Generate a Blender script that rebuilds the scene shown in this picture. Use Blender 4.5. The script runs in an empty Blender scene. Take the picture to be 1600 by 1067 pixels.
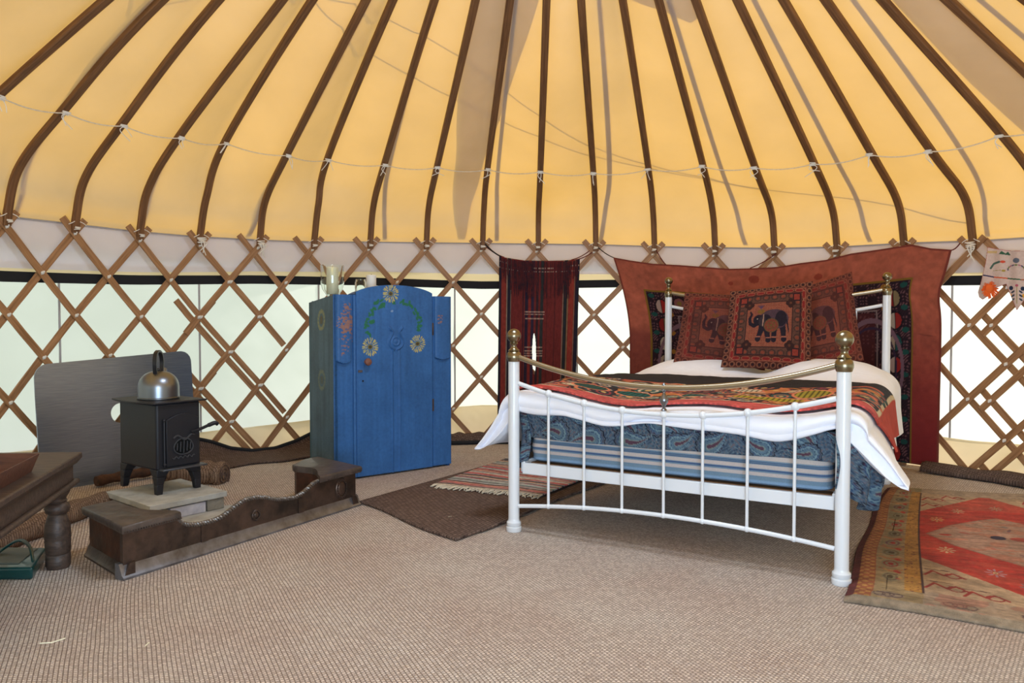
import bpy, bmesh, math, random
import numpy as np
from mathutils import Vector, Matrix
random.seed(7)
R_ = math.radians
scene = bpy.context.scene
COL = scene.collection

# ------------------------------------------------------------------ camera, sky, sun, exposure
cd = bpy.data.cameras.new('camera'); cam = bpy.data.objects.new('camera', cd); COL.objects.link(cam)
cd.sensor_width = 36; cd.lens = 27.45; cd.clip_start = 0.05; cd.clip_end = 200
EYE = 1.0; PITCH = math.atan(38.5 / 1220)
cam.location = (0, 0, EYE); cam.rotation_euler = (math.pi / 2 - PITCH, 0, 0)
scene.camera = cam
vs = scene.view_settings
scene.display_settings.display_device = 'sRGB'
vs.view_transform = 'Standard'; vs.look = 'None'; vs.exposure = 0.0; vs.gamma = 1.0; vs.use_curve_mapping = False
world = bpy.data.worlds.new('sky'); scene.world = world; world.use_nodes = True
bg = world.node_tree.nodes['Background']; bg.inputs[0].default_value = (0.86, 0.93, 1.0, 1); bg.inputs[1].default_value = 1.25
sd = bpy.data.lights.new('sun', 'SUN'); sd.energy = 2.75; sd.angle = R_(0.6); sd.color = (1.0, 0.95, 0.86)
sun = bpy.data.objects.new('sun', sd); COL.objects.link(sun)
SUN_AZ, SUN_EL = R_(48), R_(47)          # azimuth from straight behind the yurt, towards the right
sun.rotation_euler = Vector((math.sin(SUN_AZ) * math.cos(SUN_EL), math.cos(SUN_AZ) * math.cos(SUN_EL), math.sin(SUN_EL))).to_track_quat('Z', 'Y').to_euler()
dl = bpy.data.lights.new('doorway_daylight', 'AREA'); dl.shape = 'RECTANGLE'; dl.size = 1.5; dl.size_y = 1.75; dl.energy = 150; dl.color = (0.56, 0.77, 1.0)
door_light = bpy.data.objects.new('doorway_daylight', dl); COL.objects.link(door_light)
door_light.location = (0.17, -0.62, 1.0); door_light.rotation_euler = (math.pi / 2, 0, 0)   # daylight entering by the open doorway
door_light.rotation_euler = Vector((0, -1, 0.08)).to_track_quat('Z', 'Y').to_euler()
cl = bpy.data.lights.new('crown_daylight', 'AREA'); cl.shape = 'DISK'; cl.size = .9; cl.energy = 50; cl.color = (0.72, 0.86, 1.0)
crown_light = bpy.data.objects.new('crown_daylight', cl); COL.objects.link(crown_light); crown_light.location = (0.17, 2.9, 3.12)   # sky seen through the open crown wheel
scene.cycles.use_denoising = True
scene.cycles.max_bounces = 9; scene.cycles.diffuse_bounces = 5; scene.cycles.transmission_bounces = 8; scene.cycles.transparent_max_bounces = 12
scene.cycles.sample_clamp_indirect = 8

# ------------------------------------------------------------------ little maths
F_ = 1220.0
def ray(x, y):
    a = (x - 800) / F_; b = -(y - 533.5) / F_
    Y = math.cos(PITCH) + b * math.sin(PITCH); Z = -math.sin(PITCH) + b * math.cos(PITCH)
    return a / Y, Z / Y
def G(x, y, z=0.0):
    """point of height z in the room that the surveyed sight line meets"""
    a, b = ray(x, y); Y = (z - EYE) / b
    return np.array((a * Y, Y, z))
def at(x, y, Y):
    a, b = ray(x, y)
    return np.array((a * Y, Y, EYE + b * Y))
def lin(c):
    return tuple(((v / 255.0) / 12.92 if v / 255.0 <= 0.04045 else ((v / 255.0 + 0.055) / 1.055) ** 2.4) for v in c[:3])
def lina(c):
    c = np.asarray(c, float) / 255.0
    return np.where(c <= 0.04045, c / 12.92, ((c + 0.055) / 1.055) ** 2.4)
def sm(x, a, b):
    t = np.clip((x - a) / (b - a), 0, 1); return t * t * (3 - 2 * t)
def vnoise(x, y, seed=0):
    x = np.asarray(x, float); y = np.asarray(y, float)
    def h(i, j):
        n = np.sin(i * 127.1 + j * 311.7 + seed * 74.7) * 43758.5453
        return n - np.floor(n)
    i = np.floor(x); j = np.floor(y); fx = x - i; fy = y - j
    fx = fx * fx * (3 - 2 * fx); fy = fy * fy * (3 - 2 * fy)
    return (h(i, j) * (1 - fx) + h(i + 1, j) * fx) * (1 - fy) + (h(i, j + 1) * (1 - fx) + h(i + 1, j + 1) * fx) * fy
def fbm(x, y, seed=0, o=3):
    s = 0; a = .5; t = 0
    for k in range(o):
        s = s + a * vnoise(x * 2 ** k, y * 2 ** k, seed + k * 13); t += a; a *= .5
    return s / t

# ------------------------------------------------------------------ materials
def newmat(name):
    m = bpy.data.materials.new(name); m.use_nodes = True
    nt = m.node_tree; return m, nt, nt.nodes['Principled BSDF'], nt.nodes['Material Output']
def mat(name, c, rough=.6, metal=0., var=.0, vscale=8., bump=0., bscale=60., stretch=(1, 1, 1), spec=.5, sheen=0., c2=None, coat=0., trans=0., ior=1.45, uv=False):
    m, nt, p, out = newmat(name)
    L = nt.links.new
    c1 = lin(c)
    p.inputs['Roughness'].default_value = rough; p.inputs['Metallic'].default_value = metal
    p.inputs['Specular IOR Level'].default_value = spec; p.inputs['Coat Weight'].default_value = coat
    p.inputs['Transmission Weight'].default_value = trans; p.inputs['IOR'].default_value = ior
    p.inputs['Sheen Weight'].default_value = sheen
    p.inputs['Base Color'].default_value = (*c1, 1)
    if var or bump or c2:
        tc = nt.nodes.new('ShaderNodeTexCoord'); mp = nt.nodes.new('ShaderNodeMapping'); mp.inputs['Scale'].default_value = stretch
        L(tc.outputs['UV' if uv else 'Object'], mp.inputs[0])
    if var or c2:
        n = nt.nodes.new('ShaderNodeTexNoise'); n.inputs['Scale'].default_value = vscale; n.inputs['Detail'].default_value = 5; n.inputs['Roughness'].default_value = .6
        L(mp.outputs[0], n.inputs['Vector'])
        cr = nt.nodes.new('ShaderNodeValToRGB'); L(n.outputs['Fac'], cr.inputs[0])
        d = lin(c2) if c2 else tuple(v * (1 - var) for v in c1); u = c1 if c2 else tuple(min(1, v * (1 + var * .6)) for v in c1)
        cr.color_ramp.elements[0].position = .32; cr.color_ramp.elements[0].color = (*d, 1)
        cr.color_ramp.elements[1].position = .68; cr.color_ramp.elements[1].color = (*u, 1)
        L(cr.outputs[0], p.inputs['Base Color'])
    if bump:
        n2 = nt.nodes.new('ShaderNodeTexNoise'); n2.inputs['Scale'].default_value = bscale; n2.inputs['Detail'].default_value = 3
        L(mp.outputs[0], n2.inputs['Vector'])
        b = nt.nodes.new('ShaderNodeBump'); b.inputs['Strength'].default_value = bump; b.inputs['Distance'].default_value = .01
        L(n2.outputs['Fac'], b.inputs['Height']); L(b.outputs[0], p.inputs['Normal'])
    return m
def vcmat(name, rough=.9, bump=.35, bscale=350., sheen=.03, coat=0.):
    m, nt, p, out = newmat(name); L = nt.links.new
    a = nt.nodes.new('ShaderNodeVertexColor'); a.layer_name = 'Col'
    tc = nt.nodes.new('ShaderNodeTexCoord')
    n = nt.nodes.new('ShaderNodeTexNoise'); n.inputs['Scale'].default_value = bscale; n.inputs['Detail'].default_value = 2; L(tc.outputs['Object'], n.inputs['Vector'])
    mr = nt.nodes.new('ShaderNodeMapRange'); mr.inputs[3].default_value = .78; mr.inputs[4].default_value = 1.18; L(n.outputs['Fac'], mr.inputs[0])
    mx = nt.nodes.new('ShaderNodeVectorMath'); mx.operation = 'SCALE'; L(a.outputs[0], mx.inputs[0]); L(mr.outputs[0], mx.inputs['Scale'])
    L(mx.outputs[0], p.inputs['Base Color'])
    b = nt.nodes.new('ShaderNodeBump'); b.inputs['Strength'].default_value = bump; b.inputs['Distance'].default_value = .004
    L(n.outputs['Fac'], b.inputs['Height']); L(b.outputs[0], p.inputs['Normal'])
    p.inputs['Roughness'].default_value = rough; p.inputs['Specular IOR Level'].default_value = .2; p.inputs['Sheen Weight'].default_value = sheen
    p.inputs['Coat Weight'].default_value = coat
    return m
def clothmat(name, diff, trans, mix=.5, var=.06, vscale=3., bump=.0, bscale=6.):
    """thin woven cloth that lets daylight glow through it"""
    m, nt, p, out = newmat(name); L = nt.links.new; nt.nodes.remove(p)
    d = nt.nodes.new('ShaderNodeBsdfDiffuse'); t = nt.nodes.new('ShaderNodeBsdfTranslucent'); mx = nt.nodes.new('ShaderNodeMixShader')
    tc = nt.nodes.new('ShaderNodeTexCoord'); n = nt.nodes.new('ShaderNodeTexNoise'); n.inputs['Scale'].default_value = vscale; n.inputs['Detail'].default_value = 4
    L(tc.outputs['Object'], n.inputs['Vector'])
    for b_, c in ((d, diff), (t, trans)):
        cr = nt.nodes.new('ShaderNodeValToRGB'); c1 = lin(c)
        cr.color_ramp.elements[0].position = .3; cr.color_ramp.elements[0].color = (*[v * (1 - var) for v in c1], 1)
        cr.color_ramp.elements[1].position = .7; cr.color_ramp.elements[1].color = (*c1, 1)
        L(n.outputs['Fac'], cr.inputs[0]); L(cr.outputs[0], b_.inputs[0])
    if bump:
        n2 = nt.nodes.new('ShaderNodeTexNoise'); n2.inputs['Scale'].default_value = bscale; L(tc.outputs['Object'], n2.inputs['Vector'])
        bp = nt.nodes.new('ShaderNodeBump'); bp.inputs['Strength'].default_value = bump; bp.inputs['Distance'].default_value = .05
        L(n2.outputs['Fac'], bp.inputs['Height']); L(bp.outputs[0], d.inputs['Normal']); L(bp.outputs[0], t.inputs['Normal'])
    mx.inputs[0].default_value = mix
    L(d.outputs[0], mx.inputs[1]); L(t.outputs[0], mx.inputs[2]); L(mx.outputs[0], out.inputs[0])
    return m
def woodmat(name, c, c2, rough=.55, sc=(2, 30, 1), uv=True, bump=.15):
    m = mat(name, c, rough, c2=c2, vscale=3., stretch=sc, bump=bump, bscale=4., uv=uv); return m
def weavemat(name, c, c2, ang=0., pitch=.0125, dash=.02, bump=.8, patch=(.9, .82, .8), rough=.95):
    """coir / seagrass matting: parallel ribs broken into stitches"""
    m, nt, p, out = newmat(name); L = nt.links.new; N = nt.nodes.new
    tc = N('ShaderNodeTexCoord'); mp = N('ShaderNodeMapping'); mp.inputs['Rotation'].default_value = (0, 0, ang); L(tc.outputs['Object'], mp.inputs[0])
    wob = N('ShaderNodeTexNoise'); wob.inputs['Scale'].default_value = 1.5; L(mp.outputs[0], wob.inputs['Vector'])
    wsc = N('ShaderNodeVectorMath'); wsc.operation = 'SCALE'; wsc.inputs['Scale'].default_value = .03; L(wob.outputs['Color'], wsc.inputs[0])
    ad = N('ShaderNodeVectorMath'); ad.operation = 'ADD'; L(mp.outputs[0], ad.inputs[0]); L(wsc.outputs[0], ad.inputs[1])
    br = N('ShaderNodeTexBrick'); br.offset = .5; br.inputs['Scale'].default_value = 1; br.inputs['Brick Width'].default_value = dash; br.inputs['Row Height'].default_value = pitch
    br.inputs['Mortar Size'].default_value = pitch * .19; br.inputs['Mortar Smooth'].default_value = 1.0; br.inputs['Bias'].default_value = 0
    br.inputs['Color1'].default_value = (1, 1, 1, 1); br.inputs['Color2'].default_value = (.62, .62, .62, 1); br.inputs['Mortar'].default_value = (.12, .12, .12, 1)
    L(ad.outputs[0], br.inputs['Vector'])
    fn = N('ShaderNodeTexNoise'); fn.inputs['Scale'].default_value = 160; fn.inputs['Detail'].default_value = 3; L(tc.outputs['Object'], fn.inputs['Vector'])
    mxf = N('ShaderNodeMath'); mxf.operation = 'MULTIPLY'; L(br.outputs['Color'], mxf.inputs[0])
    mr = N('ShaderNodeMapRange'); mr.inputs[1].default_value = .25; mr.inputs[2].default_value = .75; mr.inputs[3].default_value = .45; mr.inputs[4].default_value = 1.15; L(fn.outputs['Fac'], mr.inputs[0]); L(mr.outputs[0], mxf.inputs[1])
    cr = N('ShaderNodeValToRGB'); cr.color_ramp.elements[0].position = .05; cr.color_ramp.elements[1].position = .95
    cr.color_ramp.elements[0].color = (*lin(c2), 1); cr.color_ramp.elements[1].color = (*lin(c), 1); L(mxf.outputs[0], cr.inputs[0])
    big = N('ShaderNodeTexNoise'); big.inputs['Scale'].default_value = 2.2; big.inputs['Detail'].default_value = 6; L(tc.outputs['Object'], big.inputs['Vector'])
    cb = N('ShaderNodeValToRGB'); cb.color_ramp.elements[0].position = .3; cb.color_ramp.elements[1].position = .7; cb.color_ramp.elements[0].color = (*patch, 1); cb.color_ramp.elements[1].color = (1, 1, 1, 1); L(big.outputs['Fac'], cb.inputs[0])
    mu = N('ShaderNodeVectorMath'); mu.operation = 'MULTIPLY'; L(cr.outputs[0], mu.inputs[0]); L(cb.outputs[0], mu.inputs[1]); L(mu.outputs[0], p.inputs['Base Color'])
    bp = N('ShaderNodeBump'); bp.inputs['Strength'].default_value = bump; bp.inputs['Distance'].default_value = .006; L(mxf.outputs[0], bp.inputs['Height']); L(bp.outputs[0], p.inputs['Normal'])
    p.inputs['Roughness'].default_value = rough; p.inputs['Specular IOR Level'].default_value = .1
    return m

M = {}
M['roof'] = clothmat('cream_roof_canvas', (208, 204, 203), (244, 184, 72), .46, .10, 2.5, .15, 5)
M['cover'] = clothmat('grey_cover_canvas', (222, 218, 222), (224, 220, 224), .50, .04, 2.)
M['seam'] = clothmat('seam_tape', (190, 186, 190), (190, 184, 184), .30, .03)
M['wallcloth'] = clothmat('wall_canvas', (236, 236, 244), (222, 204, 196), .26, .06, 3., .5, 4)
M['wallcloth_low'] = clothmat('wall_canvas_low', (220, 205, 190), (250, 222, 170), .5, .08, 3., .6, 4)
M['wallcloth_thin'] = clothmat('wall_canvas_thin', (230, 214, 190), (255, 226, 168), .5, .05)
M['window'] = clothmat('frosted_window_cloth', (240, 240, 235), (255, 255, 246), .93, .05, 2.5, .2, 3)
M['black'] = mat('black_webbing', (24, 25, 30), .85)
M['rib'] = woodmat('ash_pole_wood', (136, 94, 58), (90, 58, 34), .6, (1.2, 30, 1))
M['lath'] = woodmat('ash_lath_wood', (174, 130, 90), (130, 90, 56), .5, (1.5, 26, 1))
M['cord'] = mat('white_cord', (216, 206, 190), .9, var=.15, vscale=60)
M['cordwhite'] = mat('pale_cord', (225, 220, 212), .9)
M['floor'] = weavemat('coir_matting', (240, 226, 213), (118, 102, 92), R_(-116), .0125, .0125)
M['grass'] = mat('grass', (128, 142, 92), .95, var=.3, vscale=4)

# ------------------------------------------------------------------ mesh building
def tagp(o, label=None, cat=None, group=None, kind=None):
    if label: o['label'] = label
    if cat: o['category'] = cat
    if group: o['group'] = group
    if kind: o['kind'] = kind
    return o
def thing(name, loc, label, cat, group=None):
    o = bpy.data.objects.new(name, None); COL.objects.link(o); o.location = [float(v) for v in loc]; o.empty_display_size = .05
    return tagp(o, label, cat, group)
def wloc(o):
    v = Vector((0, 0, 0))
    while o is not None: v = v + o.location; o = o.parent
    return np.array(v)
def part(name, V, Fc, m, parent=None, smooth=40, bev=0, uv=None, col=None, seg=2, midx=None, loc=None, solid=0, soff=0, sub=0):
    """one mesh object from world coordinates; its origin is its parent's, or loc"""
    V = np.asarray(V, float).reshape(-1, 3)
    org = wloc(parent) if parent is not None else (np.array(loc, float) if loc is not None else np.zeros(3))
    me = bpy.data.meshes.new(name); me.from_pydata((V - org).tolist(), [], Fc)
    ms = m if isinstance(m, (list, tuple)) else [m]
    for k in ms: me.materials.append(k)
    if midx is not None: me.polygons.foreach_set('material_index', np.asarray(midx, np.int32))
    if uv is not None:
        ul = me.uv_layers.new(name='UVMap'); li = np.zeros(len(me.loops), np.int32); me.loops.foreach_get('vertex_index', li)
        ul.data.foreach_set('uv', np.asarray(uv, np.float32)[li].ravel())
    if col is not None:
        ca = me.color_attributes.new('Col', 'FLOAT_COLOR', 'POINT')
        c4 = np.ones((len(V), 4), np.float32); c4[:, :3] = np.asarray(col).reshape(-1, 3); ca.data.foreach_set('color', c4.ravel())
    if smooth:
        me.polygons.foreach_set('use_smooth', np.ones(len(me.polygons), bool))
    me.update(); me.validate(clean_customdata=False)
    if smooth and smooth < 180: me.set_sharp_from_angle(angle=R_(smooth))
    o = bpy.data.objects.new(name, me); COL.objects.link(o)
    if parent is not None: o.parent = parent
    else: o.location = org.tolist()
    if bev:
        b = o.modifiers.new('bevel', 'BEVEL'); b.width = bev; b.segments = seg; b.limit_method = 'ANGLE'; b.angle_limit = R_(40)
    if solid:
        s = o.modifiers.new('solid', 'SOLIDIFY'); s.thickness = solid; s.offset = soff
    if sub:
        s = o.modifiers.new('sub', 'SUBSURF'); s.levels = sub; s.render_levels = sub
    return o
def join(*vf):
    V = []; Fc = []; n = 0
    for v, f in vf:
        v = np.asarray(v, float).reshape(-1, 3); V.append(v); Fc += [tuple(i + n for i in q) for q in f]; n += len(v)
    return np.vstack(V), Fc
class Fr:
    """local frame: origin and three axes"""
    def __init__(s, o, ex=(1, 0, 0), ey=(0, 1, 0), ez=(0, 0, 1)):
        s.o = np.array(o, float); s.A = np.array([np.array(e, float) for e in (ex, ey, ez)])
    def __call__(s, V): return s.o + np.asarray(V, float).reshape(-1, 3) @ s.A
W0 = Fr((0, 0, 0))
def box(x0, x1, y0, y1, z0, z1, fr=W0, top=None):
    """box; top = (x0,x1,y0,y1) of the upper face when it tapers"""
    t = top or (x0, x1, y0, y1)
    V = [(x0, y0, z0), (x1, y0, z0), (x1, y1, z0), (x0, y1, z0), (t[0], t[2], z1), (t[1], t[2], z1), (t[1], t[3], z1), (t[0], t[3], z1)]
    return fr(V), [(0, 3, 2, 1), (4, 5, 6, 7), (0, 1, 5, 4), (1, 2, 6, 5), (2, 3, 7, 6), (3, 0, 4, 7)]
def prism(out, t0, t1, fr=W0):
    """outline in x,z extruded along y"""
    n = len(out); V = [(x, t0, z) for x, z in out] + [(x, t1, z) for x, z in out]
    Fc = [tuple(range(n)), tuple(range(2 * n - 1, n - 1, -1))] + [(i, i + n, (i + 1) % n + n, (i + 1) % n) for i in range(n)]
    return fr(V), Fc
def lathe(prof, n=24, fr=W0):
    """prof: (radius, z) upwards"""
    V = []; Fc = []
    for r, z in prof:
        for k in range(n):
            a = 2 * math.pi * k / n; V.append((r * math.cos(a), r * math.sin(a), z))
    for i in range(len(prof) - 1):
        for k in range(n):
            a = i * n + k; b = i * n + (k + 1) % n; Fc.append((a, b, b + n, a + n))
    Fc.append(tuple(range(n - 1, -1, -1))); Fc.append(tuple(range((len(prof) - 1) * n, len(prof) * n)))
    return fr(V), Fc
def sphere(c, r, n=16, m=10, sc=(1, 1, 1)):
    pr = [(max(1e-4, math.sin(math.pi * i / m)) * r, -math.cos(math.pi * i / m) * r) for i in range(m + 1)]
    V, Fc = lathe(pr, n); return V * np.array(sc) + np.array(c), Fc
def frames(P, up=None):
    P = np.asarray(P, float); T = np.gradient(P, axis=0); T /= np.linalg.norm(T, axis=1)[:, None] + 1e-12
    N = np.zeros_like(P); u = np.array(up if up is not None else ((0, 0, 1) if abs(T[0][2]) < .9 else (1, 0, 0)), float)
    for i in range(len(P)):
        w = (np.array(up, float) if up is not None else u); nn = w - T[i] * (w @ T[i]); l = np.linalg.norm(nn)
        nn = nn / l if l > 1e-6 else N[i - 1]; N[i] = nn; u = nn
    return T, N, np.cross(T, N)
def tube(P, r, n=8, cap=True):
    P = np.asarray(P, float); T, N, B = frames(P); r = np.full(len(P), r, float) if np.isscalar(r) else np.asarray(r, float)
    a = np.arange(n) * 2 * math.pi / n
    V = (P[:, None] + r[:, None, None] * (np.cos(a)[None, :, None] * N[:, None] + np.sin(a)[None, :, None] * B[:, None])).reshape(-1, 3)
    Fc = []
    for i in range(len(P) - 1):
        for k in range(n):
            q = i * n + k; w = i * n + (k + 1) % n; Fc.append((q, w, w + n, q + n))
    if cap: Fc.append(tuple(range(n - 1, -1, -1))); Fc.append(tuple(range((len(P) - 1) * n, len(P) * n)))
    return V, Fc
def bar(P, w, t, nrm):
    """flat bar along P: width w across, thickness t along the normals nrm; returns V,F,uv"""
    P = np.asarray(P, float); T = np.gradient(P, axis=0); T /= np.linalg.norm(T, axis=1)[:, None]
    Nn = np.asarray(nrm, float); Nn = Nn - T * np.sum(T * Nn, 1)[:, None]; Nn /= np.linalg.norm(Nn, axis=1)[:, None]
    S = np.cross(T, Nn); L = np.concatenate([[0], np.cumsum(np.linalg.norm(np.diff(P, axis=0), axis=1))])
    V = []; UV = []; ch = min(w, t) * .15
    ring = [(-w / 2, -t / 2 + ch), (-w / 2, t / 2 - ch), (-w / 2 + ch, t / 2), (w / 2 - ch, t / 2), (w / 2, t / 2 - ch), (w / 2, -t / 2 + ch), (w / 2 - ch, -t / 2), (-w / 2 + ch, -t / 2)]
    q = random.random() * 30
    for i in range(len(P)):
        for a, b in ring: V.append(P[i] + S[i] * a + Nn[i] * b); UV.append((L[i] + q, a + b * .6 + q))
    n = 8; Fc = []
    for i in range(len(P) - 1):
        for k in range(n):
            a = i * n + k; b = i * n + (k + 1) % n; Fc.append((a, b, b + n, a + n))
    Fc.append(tuple(range(n - 1, -1, -1))); Fc.append(tuple(range((len(P) - 1) * n, len(P) * n)))
    return np.array(V), Fc, UV
def grid(nx, ny, fn, x0=0, x1=1, y0=0, y1=1):
    X, Y = np.meshgrid(np.linspace(x0, x1, nx), np.linspace(y0, y1, ny)); X = X.ravel(); Y = Y.ravel()
    V = np.stack(fn(X, Y), 1)
    i = (np.arange(ny - 1)[:, None] * nx + np.arange(nx - 1)[None]).ravel()
    Fc = np.stack([i, i + 1, i + nx + 1, i + nx], 1).tolist()
    return V, Fc, X, Y
def curve(pts, n=10):
    """Catmull-Rom through points"""
    P = [np.array(p, float) for p in pts]; P = [2 * P[0] - P[1]] + P + [2 * P[-1] - P[-2]]; out = []
    for i in range(1, len(P) - 2):
        for k in range(n):
            t = k / n; out.append(.5 * (2 * P[i] + (P[i + 1] - P[i - 1]) * t + (2 * P[i - 1] - 5 * P[i] + 4 * P[i + 1] - P[i + 2]) * t * t + (3 * P[i] - P[i - 1] - 3 * P[i + 1] + P[i + 2]) * t ** 3))
    out.append(P[-2]); return np.array(out)

# ------------------------------------------------------------------ the yurt's plan: surveyed poles
CX, CY, RW = 0.17, 2.9, 3.4
S_RIBS = [((154, 0), (17, 139), None), ((253, 0), (99, 172), (8, 340)), ((341, 0), (191, 193), (115, 352)), ((441, 0), (281, 212), (217, 364)), ((488, 0), (352, 221), (311, 372)), ((572, 0), (449, 240), (405, 377)), ((614, 0), (512, 247), (490, 380)), ((679, 0), (601, 255), (578, 380)), ((743, 0), (684, 258), (666, 381)), ((797, 0), (761, 264), (754, 382)), ((854, 0), (845, 261), (841, 383)), ((908, 0), (927, 268), (931, 384)), ((973, 0), (1013, 262), (1023, 387)), ((1029, 0), (1098, 257), (1118, 389)), ((1087, 0), (1179, 259), (1211, 390)), ((1152, 0), (1271, 253), (1309, 388)), ((1224, 0), (1361, 238), (1414, 382)), ((1290, 0), (1453, 233), (1522, 379)), ((1365, 0), (1539, 214), None), ((1455, 0), (1600, 157), None), ((1560, 0), (1600, 37), None)]
PROF = []      # per pole: phi, z base, (r,z) at the cord, (r,z) high up
for i, (tp, rp, bs) in enumerate(S_RIBS):
    if bs is None: PROF.append(None); continue
    a, b = ray(*bs); A = a * a + 1; B = -2 * (a * CX + CY); Cc = CX * CX + CY * CY - RW * RW
    Y = (-B + math.sqrt(B * B - 4 * A * Cc)) / 2 / A; ph = math.atan2(a * Y - CX, Y - CY); v = [ph, EYE + b * Y]
    for q in (rp, tp):
        a, b = ray(*q); r = (a * CY - CX) / (math.sin(ph) - a * math.cos(ph)); v.append((r, EYE + b * (CY + r * math.cos(ph))))
    v[2] = (v[2][0] * .6 + 2.87 * .4, v[2][1]) if 8 <= i <= 10 else v[2]
    PROF.append(v)
def standard(ph, zb=1.50, lift=0): return [ph, zb, (2.86, 2.06 + lift), (1.65, 2.68 + lift)]
PROF[0] = standard(-1.225, 1.56, .03)
for k, i in enumerate((18, 19, 20)): PROF[i] = standard(PROF[17][0] + .128 * (k + 1), 1.46 - .005 * k, -.06)
nF = len(PROF); gap = 2 * math.pi - (PROF[20][0] - PROF[0][0]); nb = 31
for k in range(1, nb + 1): PROF.append(standard(PROF[20][0] + gap * k / (nb + 1)))
NP = len(PROF)
def phi_s(s):
    i = int(math.floor(s)); t = s - i
    def g(j): return PROF[j % NP][0] + 2 * math.pi * (j // NP)
    return g(i) * (1 - t) + g(i + 1) * t
def zb_s(s):
    i = int(math.floor(s)); t = s - i
    return PROF[i % NP][1] * (1 - t) + PROF[(i + 1) % NP][1] * t
PHS = np.array([p[0] for p in PROF]); ZBS = np.array([p[1] for p in PROF])
PHX = np.concatenate([PHS - 2 * math.pi, PHS, PHS + 2 * math.pi]); SX = np.arange(-NP, 2 * NP)
def s_of_phi(ph): return float(np.interp(ph, PHX, SX))
def pol(r, ph, z): return np.array((CX + r * math.sin(ph), CY + r * math.cos(ph), z))
CROWN_R, CROWN_Z = .48, 3.24
def profile(i, t):
    """pole i at t: 0 trellis head, 1 bend, 2 cord, 3 high, 4 crown"""
    p = PROF[i % NP]; zb = p[1]
    pts = [(RW - .012, zb), (RW - .14, zb + .27), (p[2][0], p[2][1]), (p[3][0], p[3][1]), (CROWN_R, CROWN_Z)]
    P = [np.array(q) for q in pts]; P = [2 * P[0] - P[1]] + P + [2 * P[-1] - P[-2]]
    k = min(int(t), 3); u = t - k; k += 1
    return .5 * (2 * P[k] + (P[k + 1] - P[k - 1]) * u + (2 * P[k - 1] - 5 * P[k] + 4 * P[k + 1] - P[k + 2]) * u * u + (3 * P[k] - P[k - 1] - 3 * P[k + 1] + P[k + 2]) * u ** 3)
TS = np.linspace(0, 4, 33)
def canvas_pt(s, t, off):
    """roof cloth: stretched straight from pole to pole, off metres outside the pole line"""
    i = int(math.floor(s)); u = s - i; P = []
    for j in (i, i + 1):
        q = profile(j, t); d = profile(j, min(4, t + .02)) - profile(j, max(0, t - .02)); n = np.array((-d[1], d[0])); n /= np.linalg.norm(n)
        if n[0] < 0: n = -n
        q = q + n * off; P.append(pol(q[0], PROF[j % NP][0] + 2 * math.pi * (j // NP), q[1]))
    sag = .018 * 4 * u * (1 - u) * min(1, t)
    c = P[0] * (1 - u) + P[1] * u
    d = np.array((CX, CY, 1.0)) - c; d /= np.linalg.norm(d)
    return c + d * sag

# ------------------------------------------------------------------ setting
V, Fc, X, Y = grid(60, 60, lambda x, y: (x, y, .004 * (fbm(x * 2, y * 2, 3) - .5)), -3.6, 3.9, -.9, 6.6)
keep = [f for f in Fc if all((V[i][0] - CX) ** 2 + (V[i][1] - CY) ** 2 < 3.75 ** 2 for i in f)]
tagp(part('floor', V, keep, M['floor']), 'pale brown woven coir matting covering the yurt floor', kind='structure')
V, Fc, X, Y = grid(8, 8, lambda x, y: (x, y, x * 0 - .04), -40, 40, -40, 40)
tagp(part('ground', V, Fc, M['grass']), 'grass outside the yurt', kind='structure')

# roof cloth with its sewn seams
ss = np.arange(0, NP + 1e-6, .25); V = [canvas_pt(s, 0, .094) + np.array((.02 * math.sin(phi_s(s)), .02 * math.cos(phi_s(s)), -.2)) for s in ss]
for t in TS:
    for s in ss: V.append(canvas_pt(s, t, .034 + .060 * max(0, 1 - t / .5)))
n = len(ss); Fc = [(j * n + i, j * n + i + 1, (j + 1) * n + i + 1, (j + 1) * n + i) for j in range(len(TS)) for i in range(n - 1)]
roof = part('ceiling', V, Fc, M['roof'], smooth=180); tagp(roof, 'cream canvas roof cloth glowing yellow, stretched over the poles', kind='structure')
for s0, w in ((1.05, .03), (3.1, .03), (5.1, .035), (7.12, .034), (9.22, .034), (11.3, .036), (13.32, .034), (15.36, .032), (17.35, .03), (19.4, .03), (22, .03), (26, .03), (30, .03), (34, .03), (38, .03), (42, .03), (46, .03)):
    a = []
    for t in TS[:-1]:
        c = canvas_pt(s0 + .12 * (2 - t) * math.sin(s0), t, .040 + .060 * max(0, 1 - t / .5)); e = canvas_pt(s0 + .12 * (2 - t) * math.sin(s0) + .2, t, .040 + .060 * max(0, 1 - t / .5)) - c; e /= np.linalg.norm(e); a += [c - e * w / 2, c + e * w / 2]
    part('seam', a, [(2 * k, 2 * k + 1, 2 * k + 3, 2 * k + 2) for k in range(len(TS) - 2)], M['seam'], parent=roof, smooth=180)
hem = [pol(RW + .042, phi_s(s), zb_s(s) + .012) for s in ss]
part('hem', *tube(hem, .006, 5, False), M['seam'], parent=roof)
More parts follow.
